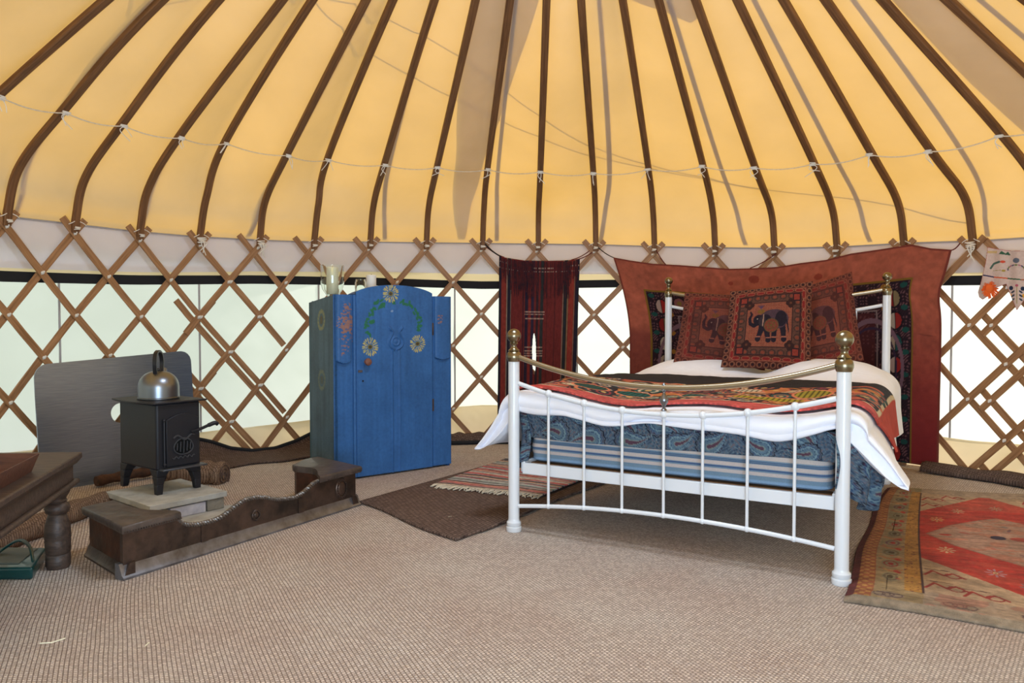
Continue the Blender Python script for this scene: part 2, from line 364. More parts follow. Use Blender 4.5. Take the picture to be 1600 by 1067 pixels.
# second canvas layer: the star-shaped cover lying over the crown
def cover():
    V = []; Fc = []
    def patch(fl, fr, t0, t1, nt, ns):
        n0 = len(V)
        for j in range(nt):
            t = t0(0) if False else None
            for i in range(ns):
                u = i / (ns - 1); v = j / (nt - 1)
                sL, sR = fl(v), fr(v); s = sL + (sR - sL) * u; lo, hi = t0(s), t1(s); t = lo + (hi - lo) * v
                V.append(canvas_pt(s, t, .050 + .060 * max(0, 1 - t / .5)))
        for j in range(nt - 1):
            for i in range(ns - 1):
                q = n0 + j * ns + i; Fc.append((q, q + 1, q + ns + 1, q + ns))
    def I(xs, ys): return lambda x: float(np.interp(x, xs, ys))
    def sl(off): return [o + off for o in (8.60, 8.45, 8.38, 8.10, 7.98)], [o + off for o in (8.72, 8.80, 8.96, 9.35, 9.95)]
    tv = [0, .35, .68, .85, 1]
    L, R = sl(0); patch(I(tv, L), I(tv, R), lambda s: .06, lambda s: 3.06, 24, 8)
    patch(I([0, .5, .75, 1], [18.52, 18.32, 18.08, 18.0]), I([0, .5, .75, 1], [18.62, 18.74, 18.95, 19.1]), lambda s: .3, lambda s: 3.06, 24, 8)
    for o in (18.5, 28, 37): patch(I(tv, [x + o for x in L]), I(tv, [x + o for x in R]), lambda s: .1, lambda s: 3.06, 24, 8)
    lowt = I([0, 11, 12, 13, 13.8, 14.15, 60], [3.05, 3.05, 3.0, 2.92, 2.85, 3.04, 3.05])
    patch(lambda v: 0, lambda v: NP, lowt, lambda s: 3.96, 8, 241)
    return V, Fc
tagp(part('roof_cover', *cover(), M['cover'], smooth=180), 'second canvas layer with pointed flaps over the top of the roof', kind='structure')
for nm, pts in (('a', [(3, 3.35), (4.5, 2.9), (7, 2.6), (9.2, 2.35), (12, 1.95), (15, 1.2), (17, .4)]), ('b', [(-2, 2.6), (0, 2.75), (2, 3.0), (5, 2.95), (8, 2.7), (10.2, 2.35), (12.2, 1.95), (14, 1.5)])):
    st_ = curve([np.array(q_, float) for q_ in pts], 24); P = np.array([canvas_pt(q_[0], float(np.clip(q_[1], .1, 3.9)), .064) for q_ in st_])
    part('guy_line', *tube(P, .005, 5), M['cord'], parent=roof)

# wall cloth bands, all the way round except the doorway behind the camera
DOOR_S = [s_of_phi(math.pi - .24), s_of_phi(math.pi + .24)]
def zint(ph, xs, ys): return float(np.interp((ph + math.pi) % (2 * math.pi) - math.pi, xs, ys))
WP = [-1.6, -1.1, -.87, -.63, -.38, -.12, .15, .42, .68, .93, 1.05, 1.5]
WB = [.24, .22, .19, .20, .243, .285, .27, .25, .23, .21, .23, .24]
WT = [1.22, 1.20, 1.21, 1.24, 1.245, 1.225, 1.235, 1.24, 1.22, 1.20, 1.19, 1.2]
def band(name, z0f, z1f, m, label, rad, kind='structure', nz=6, ph0=None, ph1=None, parent=None, wav=.006):
    a = ph0 if ph0 is not None else math.pi + .24 - 2 * math.pi; b = ph1 if ph1 is not None else math.pi - .24
    npn = max(6, int((b - a) / .02)); V = []
    for j in range(nz):
        for i in range(npn + 1):
            ph = a + (b - a) * i / npn; z0 = z0f(ph); z1 = z1f(ph); z = z0 + (z1 - z0) * j / (nz - 1)
            r = rad + wav * (vnoise(ph * 9, z * 5, 5) - .5) * 2
            V.append(pol(r, ph, z))
    Fc = [(j * (npn + 1) + i, j * (npn + 1) + i + 1, (j + 1) * (npn + 1) + i + 1, (j + 1) * (npn + 1) + i) for j in range(nz - 1) for i in range(npn)]
    o = part(name, V, Fc, m, parent=parent, smooth=180)
    if parent is None: tagp(o, label, kind=kind)
    return o
ztop = lambda ph: zb_s(s_of_phi(ph)) + .012
zwt = lambda ph: zint(ph, WP, WT); zwb = lambda ph: zint(ph, WP, WB)
band('wall_upper', lambda p: zwt(p) + .080 + .04 * math.exp(-((p + .1) / .45) ** 2), ztop, M['wallcloth'], 'pale grey pink canvas band below the roof', RW + .05, nz=10, wav=.012)
band('wall_strip', lambda p: zwt(p) + .055, lambda p: zwt(p) + .125, M['wallcloth_thin'], 'thin yellow canvas strip above the black webbing', RW + .058)
band('trim_1', lambda p: zwt(p), lambda p: zwt(p) + .062, M['black'], 'black webbing along the top of the wall windows', RW + .045, wav=.003)
band('wall_lower', lambda p: -.03, zwb, M['wallcloth_low'], 'cream canvas skirt of the wall below the windows', RW + .05, nz=9, wav=.02)
def wph(px): 
    a, b = ray(px, 560); A = a * a + 1; B = -2 * (a * CX + CY); Cc = CX * CX + CY * CY - (RW + .05) ** 2; Y = (-B + math.sqrt(B * B - 4 * A * Cc)) / 2 / A; return math.atan2(a * Y - CX, Y - CY)
wedges = [-2.88, -2.2, -1.62, wph(96), wph(314), wph(500), wph(712), wph(903), wph(1110), wph(1300), wph(1488), 1.45, 2.2, 2.88]
for k in range(len(wedges) - 1):
    a, b = wedges[k], wedges[k + 1]
    o = band('window_%d' % (k + 1), lambda p: zwb(p) - .01, lambda p: zwt(p) + .02, M['window'], 'bright translucent window panel of the yurt wall', RW + .054, nz=6, ph0=a, ph1=b, wav=.01)
    V, Fc = tube([pol(RW + .05, b - .002, z) for z in np.linspace(zwb(b), zwt(b), 8)], .007, 5)
    part('window_seam', V, Fc, M['seam'], parent=o)
# crown wheel above the frame
crown = thing('crown_wheel', pol(0, 0, CROWN_Z), 'round wooden crown wheel holding the tops of the roof poles', 'wheel')
a = np.linspace(0, 2 * math.pi, 49); V, Fc, uv = bar([pol(CROWN_R, t, CROWN_Z) for t in a], .09, .05, [(math.sin(t), math.cos(t), 0) for t in a]); part('rim', V, Fc, M['rib'], crown, uv=uv)
for k in range(4):
    t = k * math.pi / 4 + .2; V, Fc, uv = bar([pol(CROWN_R * u, t, CROWN_Z + .12 * (1 - u * u)) for u in np.linspace(-1, 1, 13)], .03, .03, [(0, 0, 1)] * 13); part('spoke', V, Fc, M['rib'], crown, uv=uv)

# ------------------------------------------------------------------ roof poles
WHERE = {0: 'roof pole at the far left edge of the photograph', 1: 'second roof pole from the left, bending down into the left frame edge', 2: 'roof pole whose foot stands above the left end of the steel fireboard', 3: 'roof pole whose foot stands above the middle of the steel fireboard', 4: 'roof pole whose foot carries a big white cord bow, above the kettle', 5: 'roof pole with white lashing, foot between fireboard and blue wardrobe', 6: 'roof pole whose foot stands just left of the glass hurricane candle', 7: 'roof pole whose foot stands above the two glass candles of the wardrobe', 8: 'roof pole whose foot stands above the right shoulder of the blue wardrobe', 9: 'roof pole whose foot ties the left corner of the striped runner', 10: 'roof pole whose foot stands above the middle of the striped runner', 11: 'roof pole whose foot stands between striped runner and rust wall hanging', 12: 'roof pole whose foot stands above the left bedhead post', 13: 'roof pole whose foot stands above the gap between left and middle elephant cushion', 14: 'roof pole whose foot stands above the middle elephant cushion', 15: 'roof pole whose foot stands above the right elephant cushion', 16: 'roof pole behind the raised right corner of the rust wall hanging', 17: 'roof pole whose foot stands beside the embroidered pennant', 18: 'roof pole crossing the right frame edge at mid roof height', 19: 'second highest roof pole at the right frame edge', 20: 'short piece of roof pole in the top right corner of the photograph'}
def zigzag(c, e1, e2, nrm, w, h, seed, n=7):
    rnd = random.Random(seed); P = []
    for k in range(n): P.append(c + e1 * (w * (1 if k % 2 else -1) * rnd.uniform(.6, 1)) + e2 * (h * (k / (n - 1) * 2 - 1)) * rnd.uniform(.5, 1) + nrm * rnd.uniform(.0, .006))
    return curve(P, 4)
def make_pole(i):
    base = pol(RW - .012, PROF[i][0], PROF[i][1] - .035)
    o = thing('roof_pole', base, WHERE[i], 'pole', 'bent wooden roof poles')
    t = np.linspace(0, 4, 40); P = []; Nn = []
    ph = PROF[i][0]
    for u in t:
        q = profile(i, u)
        if u == 0: q = q + np.array((0, -.045))
        d = profile(i, min(4, u + .02)) - profile(i, max(0, u - .02)); P.append(pol(q[0], ph, q[1])); nn = np.array((-d[1], d[0])); nn /= np.linalg.norm(nn)
        Nn.append((nn[0] * math.sin(ph), nn[0] * math.cos(ph), nn[1]))
    V, Fc, uv = bar(P, .043, .030, Nn); part('shaft', V, Fc, M['rib'], o, uv=uv)
    et = np.array((math.cos(ph), -math.sin(ph), 0)); en = -np.array((math.sin(ph), math.cos(ph), 0))
    c = pol(RW - .035, ph, PROF[i][1] - .02)
    big = i in (4, 5, 17)
    L = [tube(zigzag(c + en * .012, et, np.array((0, 0, 1.)), en, .022 if not big else .034, .03 if big else .010, i, 9 if big else 5), .0028 if not big else .0035, 5)]
    for sgn in (-1, 1): L.append(tube(curve([c + en * .01 + et * sgn * .016 + np.array((0, 0, .040)), c + en * .018 + et * sgn * .034 + np.array((0, 0, .030)), c + en * .01 + et * sgn * .052 + np.array((0, 0, .020))], 4), .0026, 5))
    if big:
        for k in range(3): L.append(tube(curve([c + en * .02, c + en * .03 + et * (.03 - .02 * k) + np.array((0, 0, -.02)), c + en * .02 + et * (.02 * k - .015) + np.array((0, 0, -.07 - .015 * k))], 4), .0035, 5))
    part('lashing', *join(*L), M['cordwhite'], o)
    return o, P
ropeP = []
for i in range(nF): make_pole(i)
cord = None
RP = []
for i in range(-1, nF):
    q = profile(i, 2.0); ph = PROF[i % NP][0] - (2 * math.pi if i < 0 else 0); RP.append(pol(q[0] - .02, ph, q[1] - .017))
cordT = thing('pole_cord', RP[8], 'thin white cord tied from roof pole to roof pole around the yurt', 'cord')
P = []
for k in range(len(RP) - 1):
    for u in np.linspace(0, 1, 8, endpoint=False): P.append(RP[k] * (1 - u) + RP[k + 1] * u - np.array((0, 0, .022 * 4 * u * (1 - u))))
part('strand', *tube(P, .0035, 5), M['cord'], cordT)
for i in range(nF):
    c = RP[i + 1]; ph = PROF[i][0]; et = np.array((math.cos(ph), -math.sin(ph), 0)); en = -np.array((math.sin(ph), math.cos(ph), .6)); en = en / np.linalg.norm(en)
    up = np.cross(et, en); r = random.Random(i)
    L = [tube(zigzag(c, et, up, en, .026, .012, i + 40, 6), .0035, 5)]
    for k in range(2): L.append(tube(curve([c, c + et * r.uniform(-.03, .03) - np.array((0, 0, .03)), c + et * r.uniform(-.05, .05) - np.array((0, 0, r.uniform(.05, .09)))], 4), .0025, 4))
    part('knot', *join(*L), M['cordwhite'], cordT)

# ------------------------------------------------------------------ trellis wall
ROWS = 6
def zrow(s, j):
    z0 = zb_s(s) - .05; return z0 - j * (z0 - .012) / ROWS
knot_me = None
def section(label, smin, smax, front, heads_f, heads_b, seed, dphi=0., dback=0., cut=(-99, 99)):
    c = pol(RW, phi_s((smin + smax) / 2), 0)
    o = thing('wall_trellis', c, label, 'trellis', 'wooden trellis sections of the wall')
    rnd = random.Random(seed)
    global knot_me
    for layer, heads in ((0, heads_f), (1, heads_b)):
        d = front if layer == 0 else -front; r = RW - .008 if layer == 0 else RW + .006
        for s0 in heads:
            lo_, hi_ = (smin, smax) if layer == 0 else (max(smin, cut[0]), min(smax, cut[1]))
            js = [j for j in np.arange(-.36, 6.21, .01) if lo_ - .08 <= s0 + d * j / 2 <= hi_ + .08]
            if len(js) < 40: continue
            js = np.linspace(js[0], js[-1], max(5, int((js[-1] - js[0]) / .2)))
            P = [pol(r + .006 * rnd.uniform(-.3, .3), phi_s(s0 + d * j / 2) + dphi + (dback * min(1, max(0, 7.5 - s0)) if layer else 0), max(.012, zrow(s0 + d * j / 2, j))) for j in js]
            Nn = [(p[0] - CX, p[1] - CY, 0) for p in P]
            V, Fc, uv = bar(P, .041 + rnd.uniform(-.002, .002), .011, Nn)
            lo = part('lath', V, Fc, M['lath'], o, uv=uv)
            if layer == 0:
                for j in range(0, ROWS + 1):
                    s = s0 + d * j / 2
                    if js[0] - .1 <= j <= js[-1] + .1:
                        p = pol(RW - .017, phi_s(s) + dphi, max(.03, zrow(s, j)))
                        if knot_me is None:
                            k = part('knot', *join(sphere(p, .0105, 8, 6, (1, 1, 1)), sphere(p + np.array((.008, 0, .006)), .007, 6, 5), sphere(p + np.array((-.006, 0, -.007)), .006, 6, 5)), M['cordwhite'], lo)
                            k.data.transform(Matrix.Translation(Vector(wloc(o) - p))); knot_me = k.data; k.location = Vector(p - wloc(o))
                        else:
                            k = bpy.data.objects.new('knot', knot_me); COL.objects.link(k); k.parent = lo; k.location = Vector(p - wloc(o))
    return o
section('wooden trellis wall behind the steel fireboard and stove, left of the overlap', -3, 5.35, 1, range(-5, 5), range(-1, 7), 1, cut=(-3, 4.15))
section('long wooden trellis wall behind wardrobe, runner, rust hanging and bed', 3.85, 18.25, -1, range(5, 22), [2, 3] + list(range(5, 18)), 2, dphi=-.004, dback=-.016)
section('wooden trellis wall under the embroidered pennant at the right, overlapping its neighbour', 16.95, 24, -1, range(18, 28), range(14, 24), 3, dphi=.034)

# ------------------------------------------------------------------ painting patterns on cloth and timber
class Paint:
    def __init__(s, x, y, base):
        s.x = np.asarray(x, float); s.y = np.asarray(y, float); s.c = np.tile(np.array(base, float), (len(s.x), 1))
    def fill(s, m, c, a=1.0):
        m = np.asarray(m, float) * a; s.c = s.c * (1 - m[:, None]) + np.array(c, float) * m[:, None]; return s
    def rect(s, x0, x1, y0, y1, c, a=1.): return s.fill((s.x >= x0) & (s.x <= x1) & (s.y >= y0) & (s.y <= y1), c, a)
    def frame(s, x0, x1, y0, y1, w, c):
        i = (s.x >= x0) & (s.x <= x1) & (s.y >= y0) & (s.y <= y1); j = (s.x >= x0 + w) & (s.x <= x1 - w) & (s.y >= y0 + w) & (s.y <= y1 - w); return s.fill(i & ~j, c)
    def q(s, cx, cy, rx, ry, rot=0.):
        dx = s.x - cx; dy = s.y - cy; c, n = math.cos(rot), math.sin(rot); return np.hypot((dx * c + dy * n) / rx, (-dx * n + dy * c) / ry)
    def ell(s, cx, cy, rx, ry, c, rot=0., a=1.): return s.fill(s.q(cx, cy, rx, ry, rot) < 1, c, a)
    def ring(s, cx, cy, rx, ry, w, c, rot=0.):
        d = s.q(cx, cy, rx, ry, rot); return s.fill((d < 1) & (d > 1 - w), c)
    def line(s, pts, w, c, w2=None):
        for k in range(len(pts) - 1):
            p = np.array(pts[k], float); d = np.array(pts[k + 1], float) - p; L = d @ d + 1e-12
            t = np.clip(((s.x - p[0]) * d[0] + (s.y - p[1]) * d[1]) / L, 0, 1); dist = np.hypot(s.x - p[0] - t * d[0], s.y - p[1] - t * d[1])
            ww = w if w2 is None else w + (w2 - w) * (k + t) / (len(pts) - 1); s.fill(dist < ww / 2, c)
        return s
    def poly(s, pts, c, a=1.):
        ins = np.zeros(len(s.x), bool); n = len(pts)
        for i in range(n):
            x0, y0 = pts[i]; x1, y1 = pts[(i + 1) % n]
            if y0 == y1: continue
            ins ^= ((s.y < y0) != (s.y < y1)) & (s.x < (x1 - x0) * (s.y - y0) / (y1 - y0) + x0)
        return s.fill(ins, c, a)
    def mottle(s, amt, sc, seed=0):
        n = fbm(s.x * sc, s.y * sc, seed, 3); s.c = s.c * (1 + (n[:, None] - .5) * 2 * amt); return s
    def out(s): return lina(np.clip(s.c, 0, 255))
def solve_phi(px, r, py=495):
    a, b = ray(px, py); A = a * a + 1; B = -2 * (a * CX + CY); Cc = CX * CX + CY * CY - r * r
    Y = (-B + math.sqrt(B * B - 4 * A * Cc)) / 2 / A; return math.atan2(a * Y - CX, Y - CY), EYE + b * Y
def line_u(px, O, e, py=600):
    """distance along a floor line O + u e at which it passes the sight line px"""
    a, _ = ray(px, py); return (a * O[1] - O[0]) / (e[0] - a * e[1])
def n3(v): v = np.array(v, float); return v / np.linalg.norm(v)

M['cloth'] = vcmat('dyed_cloth', .92, .5, 380)
M['rugcloth'] = vcmat('knotted_wool', .97, .9, 240, .05)
M['painted'] = vcmat('painted_timber', .42, .12, 60, 0.)
M['brass'] = mat('antique_brass', (142, 130, 106), .28, 1., var=.12, vscale=20)
M['brassrail'] = mat('satin_brass', (172, 160, 138), .3, 1.)
M['white'] = mat('white_enamel', (216, 219, 224), .28, coat=.3)
M['iron'] = mat('black_stove_iron', (34, 34, 40), .5, .2, bump=.08, bscale=200)
M['ironedge'] = mat('worn_iron', (84, 86, 92), .4, .6)
M['steel'] = mat('kettle_steel', (134, 137, 144), .32, 1.)
M['blackplastic'] = mat('black_plastic', (26, 26, 30), .35)
M['leather'] = mat('worn_leather', (84, 72, 66), .5, c2=(54, 46, 42), vscale=14, bump=.4, bscale=30, coat=.1)
M['copper'] = mat('tarnished_copper', (108, 66, 48), .42, .65, c2=(50, 46, 42), vscale=7, bump=.25, bscale=25)
M['pewter'] = mat('tarnished_metal', (104, 84, 74), .4, .7, c2=(54, 48, 44), vscale=9, bump=.2, bscale=40)
M['tablewood'] = woodmat('dark_table_wood', (86, 68, 58), (50, 40, 35), .5, (3, 26, 26), uv=False)
M['traywood'] = woodmat('reddish_tray_wood', (104, 66, 52), (78, 48, 40), .42, (3, 24, 24), uv=False)
M['stone'] = mat('sandstone', (182, 182, 178), .9, c2=(148, 146, 140), vscale=9, bump=.4, bscale=60)
M['block'] = mat('grey_block', (140, 136, 126), .95, c2=(106, 102, 94), vscale=12, bump=.6, bscale=70)
M['tile'] = mat('pale_marble', (205, 205, 212), .4, c2=(160, 160, 176), vscale=14)
M['glass'] = mat('clear_glass', (250, 255, 252), .02, trans=1., ior=1.45)
M['wax'] = mat('cream_wax', (236, 228, 200), .5); M['waxw'] = mat('white_wax', (228, 222, 214), .5)
M['linen'] = mat('white_cotton', (236, 238, 248), .9, bump=.9, bscale=9, sheen=.1)
M['mat_brown'] = weavemat('brown_seagrass', (134, 112, 100), (58, 46, 42), R_(-62), .018, .03, .8, (.92, .88, .86))
M['mat_roll'] = weavemat('coarse_coir', (160, 136, 116), (84, 66, 54), R_(40), .012, .02, .9)
M['mat_dark'] = weavemat('dark_coir', (120, 102, 92), (62, 50, 46), R_(10), .012, .02, .6)
M['greencase'] = mat('green_vinyl', (12, 62, 62), .3, var=.25, vscale=12, bump=.3, bscale=18, coat=.3)
M['greentop'] = mat('grey_case_top', (96, 100, 92), .5)
def steelmat():
    m, nt, p, out = newmat('brushed_sheet_steel'); L = nt.links.new; N = nt.nodes.new
    tc = N('ShaderNodeTexCoord'); mp = N('ShaderNodeMapping'); mp.inputs['Scale'].default_value = (3, 3, 110); L(tc.outputs['Object'], mp.inputs[0])
    n = N('ShaderNodeTexNoise'); n.inputs['Scale'].default_value = 3; n.inputs['Detail'].default_value = 6; L(mp.outputs[0], n.inputs[0])
    cr = N('ShaderNodeValToRGB'); cr.color_ramp.elements[0].position = .35; cr.color_ramp.elements[1].position = .72
    cr.color_ramp.elements[0].color = (*lin((138, 148, 164)), 1); cr.color_ramp.elements[1].color = (*lin((160, 168, 182)), 1); L(n.outputs['Fac'], cr.inputs[0]); L(cr.outputs[0], p.inputs['Base Color'])
    p.inputs['Metallic'].default_value = .9; p.inputs['Roughness'].default_value = .34
    b = N('ShaderNodeBump'); b.inputs['Strength'].default_value = .05; b.inputs['Distance'].default_value = .003; L(n.outputs['Fac'], b.inputs['Height']); L(b.outputs[0], p.inputs['Normal'])
    return m
M['sheet'] = steelmat()

# ------------------------------------------------------------------ bed
LF = np.array((.009, 3.62)); RF = np.array((1.232, 2.891)); LH = np.array((1.068, 5.33)); RH = np.array((2.235, 4.66))
WB_ = 1.42; LB = 2.02
def bp(a, b, z=0.):
    """point of the bed: a metres from the left side, b metres from the foot"""
    u = a / WB_; v = b / LB; p = (LF * (1 - u) + RF * u) * (1 - v) + (LH * (1 - u) + RH * u) * v
    return np.array((p[0], p[1], z))
BU = n3((*(RF - LF), 0)); BV = n3((*((LH + RH) - (LF + RF)), 0))
bed = thing('bedstead', bp(.71, 1, 0), 'white metal double bedstead with antique brass finials and brass top rail', 'bed')
def finial(p, z, top, r=.031, tall=True):
    k = (top - z) / .155
    pr = [(.024, 0), (r * .93, .003), (r * 1.08, .018), (r * 1.10, .028), (r * .98, .042), (r * .70, .050), (r * .86, .054), (r * .66, .059), (r * .44, .068), (r * .42, .078), (r * .62, .087), (r * .50, .091)]
    rb = r * 1.06; sp = [(max(.0005, math.sin(t) * rb), .122 - math.cos(t) * rb) for t in np.linspace(.5, math.pi, 12)]
    return lathe([(a, b * k) for a, b in pr + sp], 24, Fr((p[0], p[1], z)))
def post(p, ztop, fin, r=.026, nm='post'):
    pr = [(.033, 0), (.036, .006), (.036, .022), (.030, .026), (.034, .032), (.034, .044), (.027, .052), (r, .06), (r, ztop)]
    o = part(nm, *lathe(pr, 24, Fr((p[0], p[1], 0))), M['white'], bed)
    part('finial', *finial(p, ztop - .002, fin, .031 if r > .025 else .026), M['brass'], o)
    return o
post(LF, .793, .945, nm='foot_post'); post(RF, .797, .95, nm='foot_post')
post(LH, 1.135, 1.275, .023, nm='head_post'); post(RH, 1.130, 1.271, .023, nm='head_post')
def railz(u, ze0, ze1, zm, pw=2.0): return (ze0 * (1 - u) + ze1 * u) - (((ze0 + ze1) / 2) - zm) * (1 - abs(2 * u - 1) ** pw)
def fb(u, z): p = LF * (1 - u) + RF * u; return np.array((p[0], p[1], z))
def hb(u, z): p = LH * (1 - u) + RH * u; return np.array((p[0], p[1], z))
U = np.linspace(0.018, .982, 40)
part('brass_rail', *tube([fb(u, railz(u, .822, .828, .705)) for u in U], .0125, 12), M['brassrail'], bed)
part('upper_rail', *tube([fb(u, railz(u, .70, .703, .592)) for u in U], .0105, 12), M['white'], bed)
part('lower_rail', *tube([fb(u, railz(u, .117, .128, .168)) for u in U], .0095, 12), M['white'], bed)
SPX = [857, 912.5, 972, 1037, 1098, 1168, 1242]
eF = (RF - LF)
for px in SPX:
    u = line_u(px, LF, eF, 700); zt = railz(u, .70, .703, .592); zl = railz(u, .117, .128, .168)
    o = part('spindle', *join(tube([fb(u, zl), fb(u, zt)], .0065, 10), sphere(fb(u, zt + .001), .0175, 14, 10), sphere(fb(u, zl), .0125, 12, 8)), M['white'], bed)
    if px == 1037:
        pr = [(.008, 0), (.013, .006), (.006, .014), (.008, .024), (.017, .038), (.019, .048), (.015, .060), (.007, .070), (.005, .082), (.012, .090), (.004, .098), (.009, .106), (.009, .112), (.0005, .120)]
        part('finial', *lathe(pr, 16, Fr(fb(u, zt + .014))), M['steel'], o)
part('head_rail', *tube([hb(u, railz(u, 1.165, 1.165, 1.10)) for u in U], .0125, 10), M['brassrail'], bed)
part('head_rail', *tube([hb(u, railz(u, 1.075, 1.075, 1.0)) for u in U], .0105, 10), M['white'], bed)
part('head_rail', *tube([hb(u, .30) for u in U], .0105, 8), M['white'], bed)
for k in range(1, 8): part('spindle', *tube([hb(k / 8, .30), hb(k / 8, railz(k / 8, 1.075, 1.075, 1.0))], .0065, 8), M['white'], bed)
def rail3(p0, p1, h, t, z):
    d = n3((p1 - p0)); nrm = np.cross(d, (0, 0, 1)); f = Fr((p0[0], p0[1], z), d, nrm, (0, 0, 1)); return box(0, np.linalg.norm(p1 - p0), -t / 2, t / 2, 0, h, f)
part('foot_bar', *rail3(bp(.03, .035), bp(WB_ - .03, .035), .052, .022, .268), M['white'], bed, bev=.003)
part('side_rail', *rail3(bp(.03, .03), bp(.03, 1.98), .055, .02, .275), M['white'], bed, bev=.003)
part('side_rail', *rail3(bp(WB_ - .03, .03), bp(WB_ - .03, 1.98), .055, .02, .275), M['white'], bed, bev=.003)
for k in range(14): part('bed_slat', *rail3(bp(.04, .12 + k * .14), bp(WB_ - .04, .12 + k * .14), .014, .06, .300), M['lath'], bed)

# mattress: striped ticking
def matf(x, y):  # x around perimeter, y height
    return None
def rrect(a0, a1, b0, b1, r, n=10, den=60):
    P = []
    for cx, cy, t0 in ((a1 - r, b0 + r, -math.pi / 2), (a1 - r, b1 - r, 0), (a0 + r, b1 - r, math.pi / 2), (a0 + r, b0 + r, math.pi)):
        for k in range(n + 1):
            t = t0 + math.pi / 2 * k / n; P.append((cx + r * math.cos(t), cy + r * math.sin(t)))
    return P
RP_ = rrect(.045, WB_ - .045, .06, 1.96, .05); nr = len(RP_)
zs = np.concatenate([[.326], .326 + np.linspace(.008, .215, 70), [.545]]); V = []; C_ = []
for j, z in enumerate(zs):
    ins = .02 if j in (0, len(zs) - 1) else .004 * math.sin((z - .326) * 75)
    for (a, b) in RP_:
        ca, cb = .71, 1.0; V.append(bp(a + (ca - a) * ins, b + (cb - b) * ins * .7, z + .004 * math.sin(a * 5)))
        C_.append(z)
zz = np.array(C_); pt = Paint(zz, zz, (106, 130, 150))
pt.rect(0, 9, .362, .378, (182, 172, 170)).rect(0, 9, .384, .388, (60, 82, 122)).rect(0, 9, .392, .406, (182, 172, 170)).rect(0, 9, .410, .413, (52, 72, 112)).rect(0, 9, .418, .421, (52, 72, 112)).rect(0, 9, .426, .446, (186, 176, 172)).rect(0, 9, .472, .475, (76, 96, 130)).rect(0, 9, .326, .345, (118, 146, 176))
Fc = [(j * nr + i, j * nr + (i + 1) % nr, (j + 1) * nr + (i + 1) % nr, (j + 1) * nr + i) for j in range(len(zs) - 1) for i in range(nr)]
Fc += [tuple(range(nr - 1, -1, -1)), tuple(range((len(zs) - 1) * nr, len(zs) * nr))]
mt = part('mattress', V, Fc, M['cloth'], smooth=50, col=pt.out(), loc=bp(.71, 1, .326)); tagp(mt, 'blue and cream striped mattress on the white bedstead', 'mattress')

# paisley sheet
def paisley(p, sx, sy):
    """curled teardrops on a speckled blue grey field"""
    x, y = p.x, p.y
    v = np.sin(x * 150 + 5 * np.sin(y * 60)) * np.sin(y * 160 + 4 * np.sin(x * 70)); p.fill(v > .35, (62, 80, 104)).fill(v < -.6, (112, 104, 112)).fill((v > -.1) & (v < .0), (112, 132, 142))
    rnd = random.Random(5); k = 0; yy = -.01
    while yy < sy + .03:
        xx = -.05 + (k % 2) * .085
        while xx < sx + .1:
            cx, cy = xx + rnd.uniform(-.02, .02), yy + rnd.uniform(-.012, .012); s = rnd.uniform(.040, .054); rot = rnd.choice((0, math.pi)) + rnd.uniform(-.6, .6); fl = rnd.choice((-1, 1))
            dx, dy = x - cx, y - cy; c, q = math.cos(rot), math.sin(rot); X = (dx * c + dy * q) / s; Y = fl * (-dx * q + dy * c) / s
            t = np.clip(X / 2.1, 0, 1); Yb = Y - 1.15 * t ** 2.2 * 1.1; w = .96 * (1 - t ** 1.3) + .04
            d = np.where(X < 0, np.hypot(X, Y), np.abs(Yb) / w + np.clip(X - 2.1, 0, 9) * 20)
            sc = 1 + .05 * np.sin(np.arctan2(Y, X) * 14)
            for lim, col in ((1.16, (34, 34, 52)), (1.06, (98, 116, 130)), (.97, (70, 50, 76)), (.92, (88, 112, 136)), (.80, (50, 74, 112)), (.74, (124, 152, 164)), (.58, (48, 72, 104)), (.52, (96, 122, 142)), (.26, (130, 146, 144)), (.16, (96, 66, 84))): p.fill(d * sc < lim, col)
            xx += rnd.uniform(.155, .20)
        yy += .085; k += 1
    p.mottle(.10, 90, 3); p.c = p.c * .86; return p
def sheet_edge(b_in): return None
# the sheet wraps the mattress top and hangs a little over the foot
def sheet_pt(a, q):
    """q: arc from the mattress top (0) over the foot edge and down"""
    out = np.zeros((len(a), 3))
    for i in range(len(a)):
        aa, qq = a[i], q[i]; wave = .012 * math.sin(aa * 9 + 1) + .008 * math.sin(aa * 23)
        if qq < .3: b = .36 - qq; z = .556 + .004 * math.sin(aa * 12)
        else:
            t = qq - .3
            if t < .07: th = t / .07 * math.pi / 2; b = .052 - .012 * math.sin(th) + .008; z = .556 - .045 + .045 * math.cos(th)
            else: b = .048 + .007 * math.sin(aa * 17) + (t - .07) * .12; z = .511 - (t - .07) * (1 + .10 * math.sin(aa * 3.1 + .4))
        out[i] = bp(aa, b, z)
    return out
V, Fc, X, Y = grid(420, 110, lambda x, y: tuple(sheet_pt(x, y).T), .02, WB_ + .01, 0, .44)
p = Paint(X, Y, (88, 108, 128)); paisley(p, 1.5, .46)
sh = part('paisley_sheet', V, Fc, M['cloth'], smooth=180, col=p.out(), solid=.006, soff=-1, loc=bp(.71, .1, .56)); tagp(sh, 'blue paisley patterned sheet between mattress and white duvet', 'sheet')
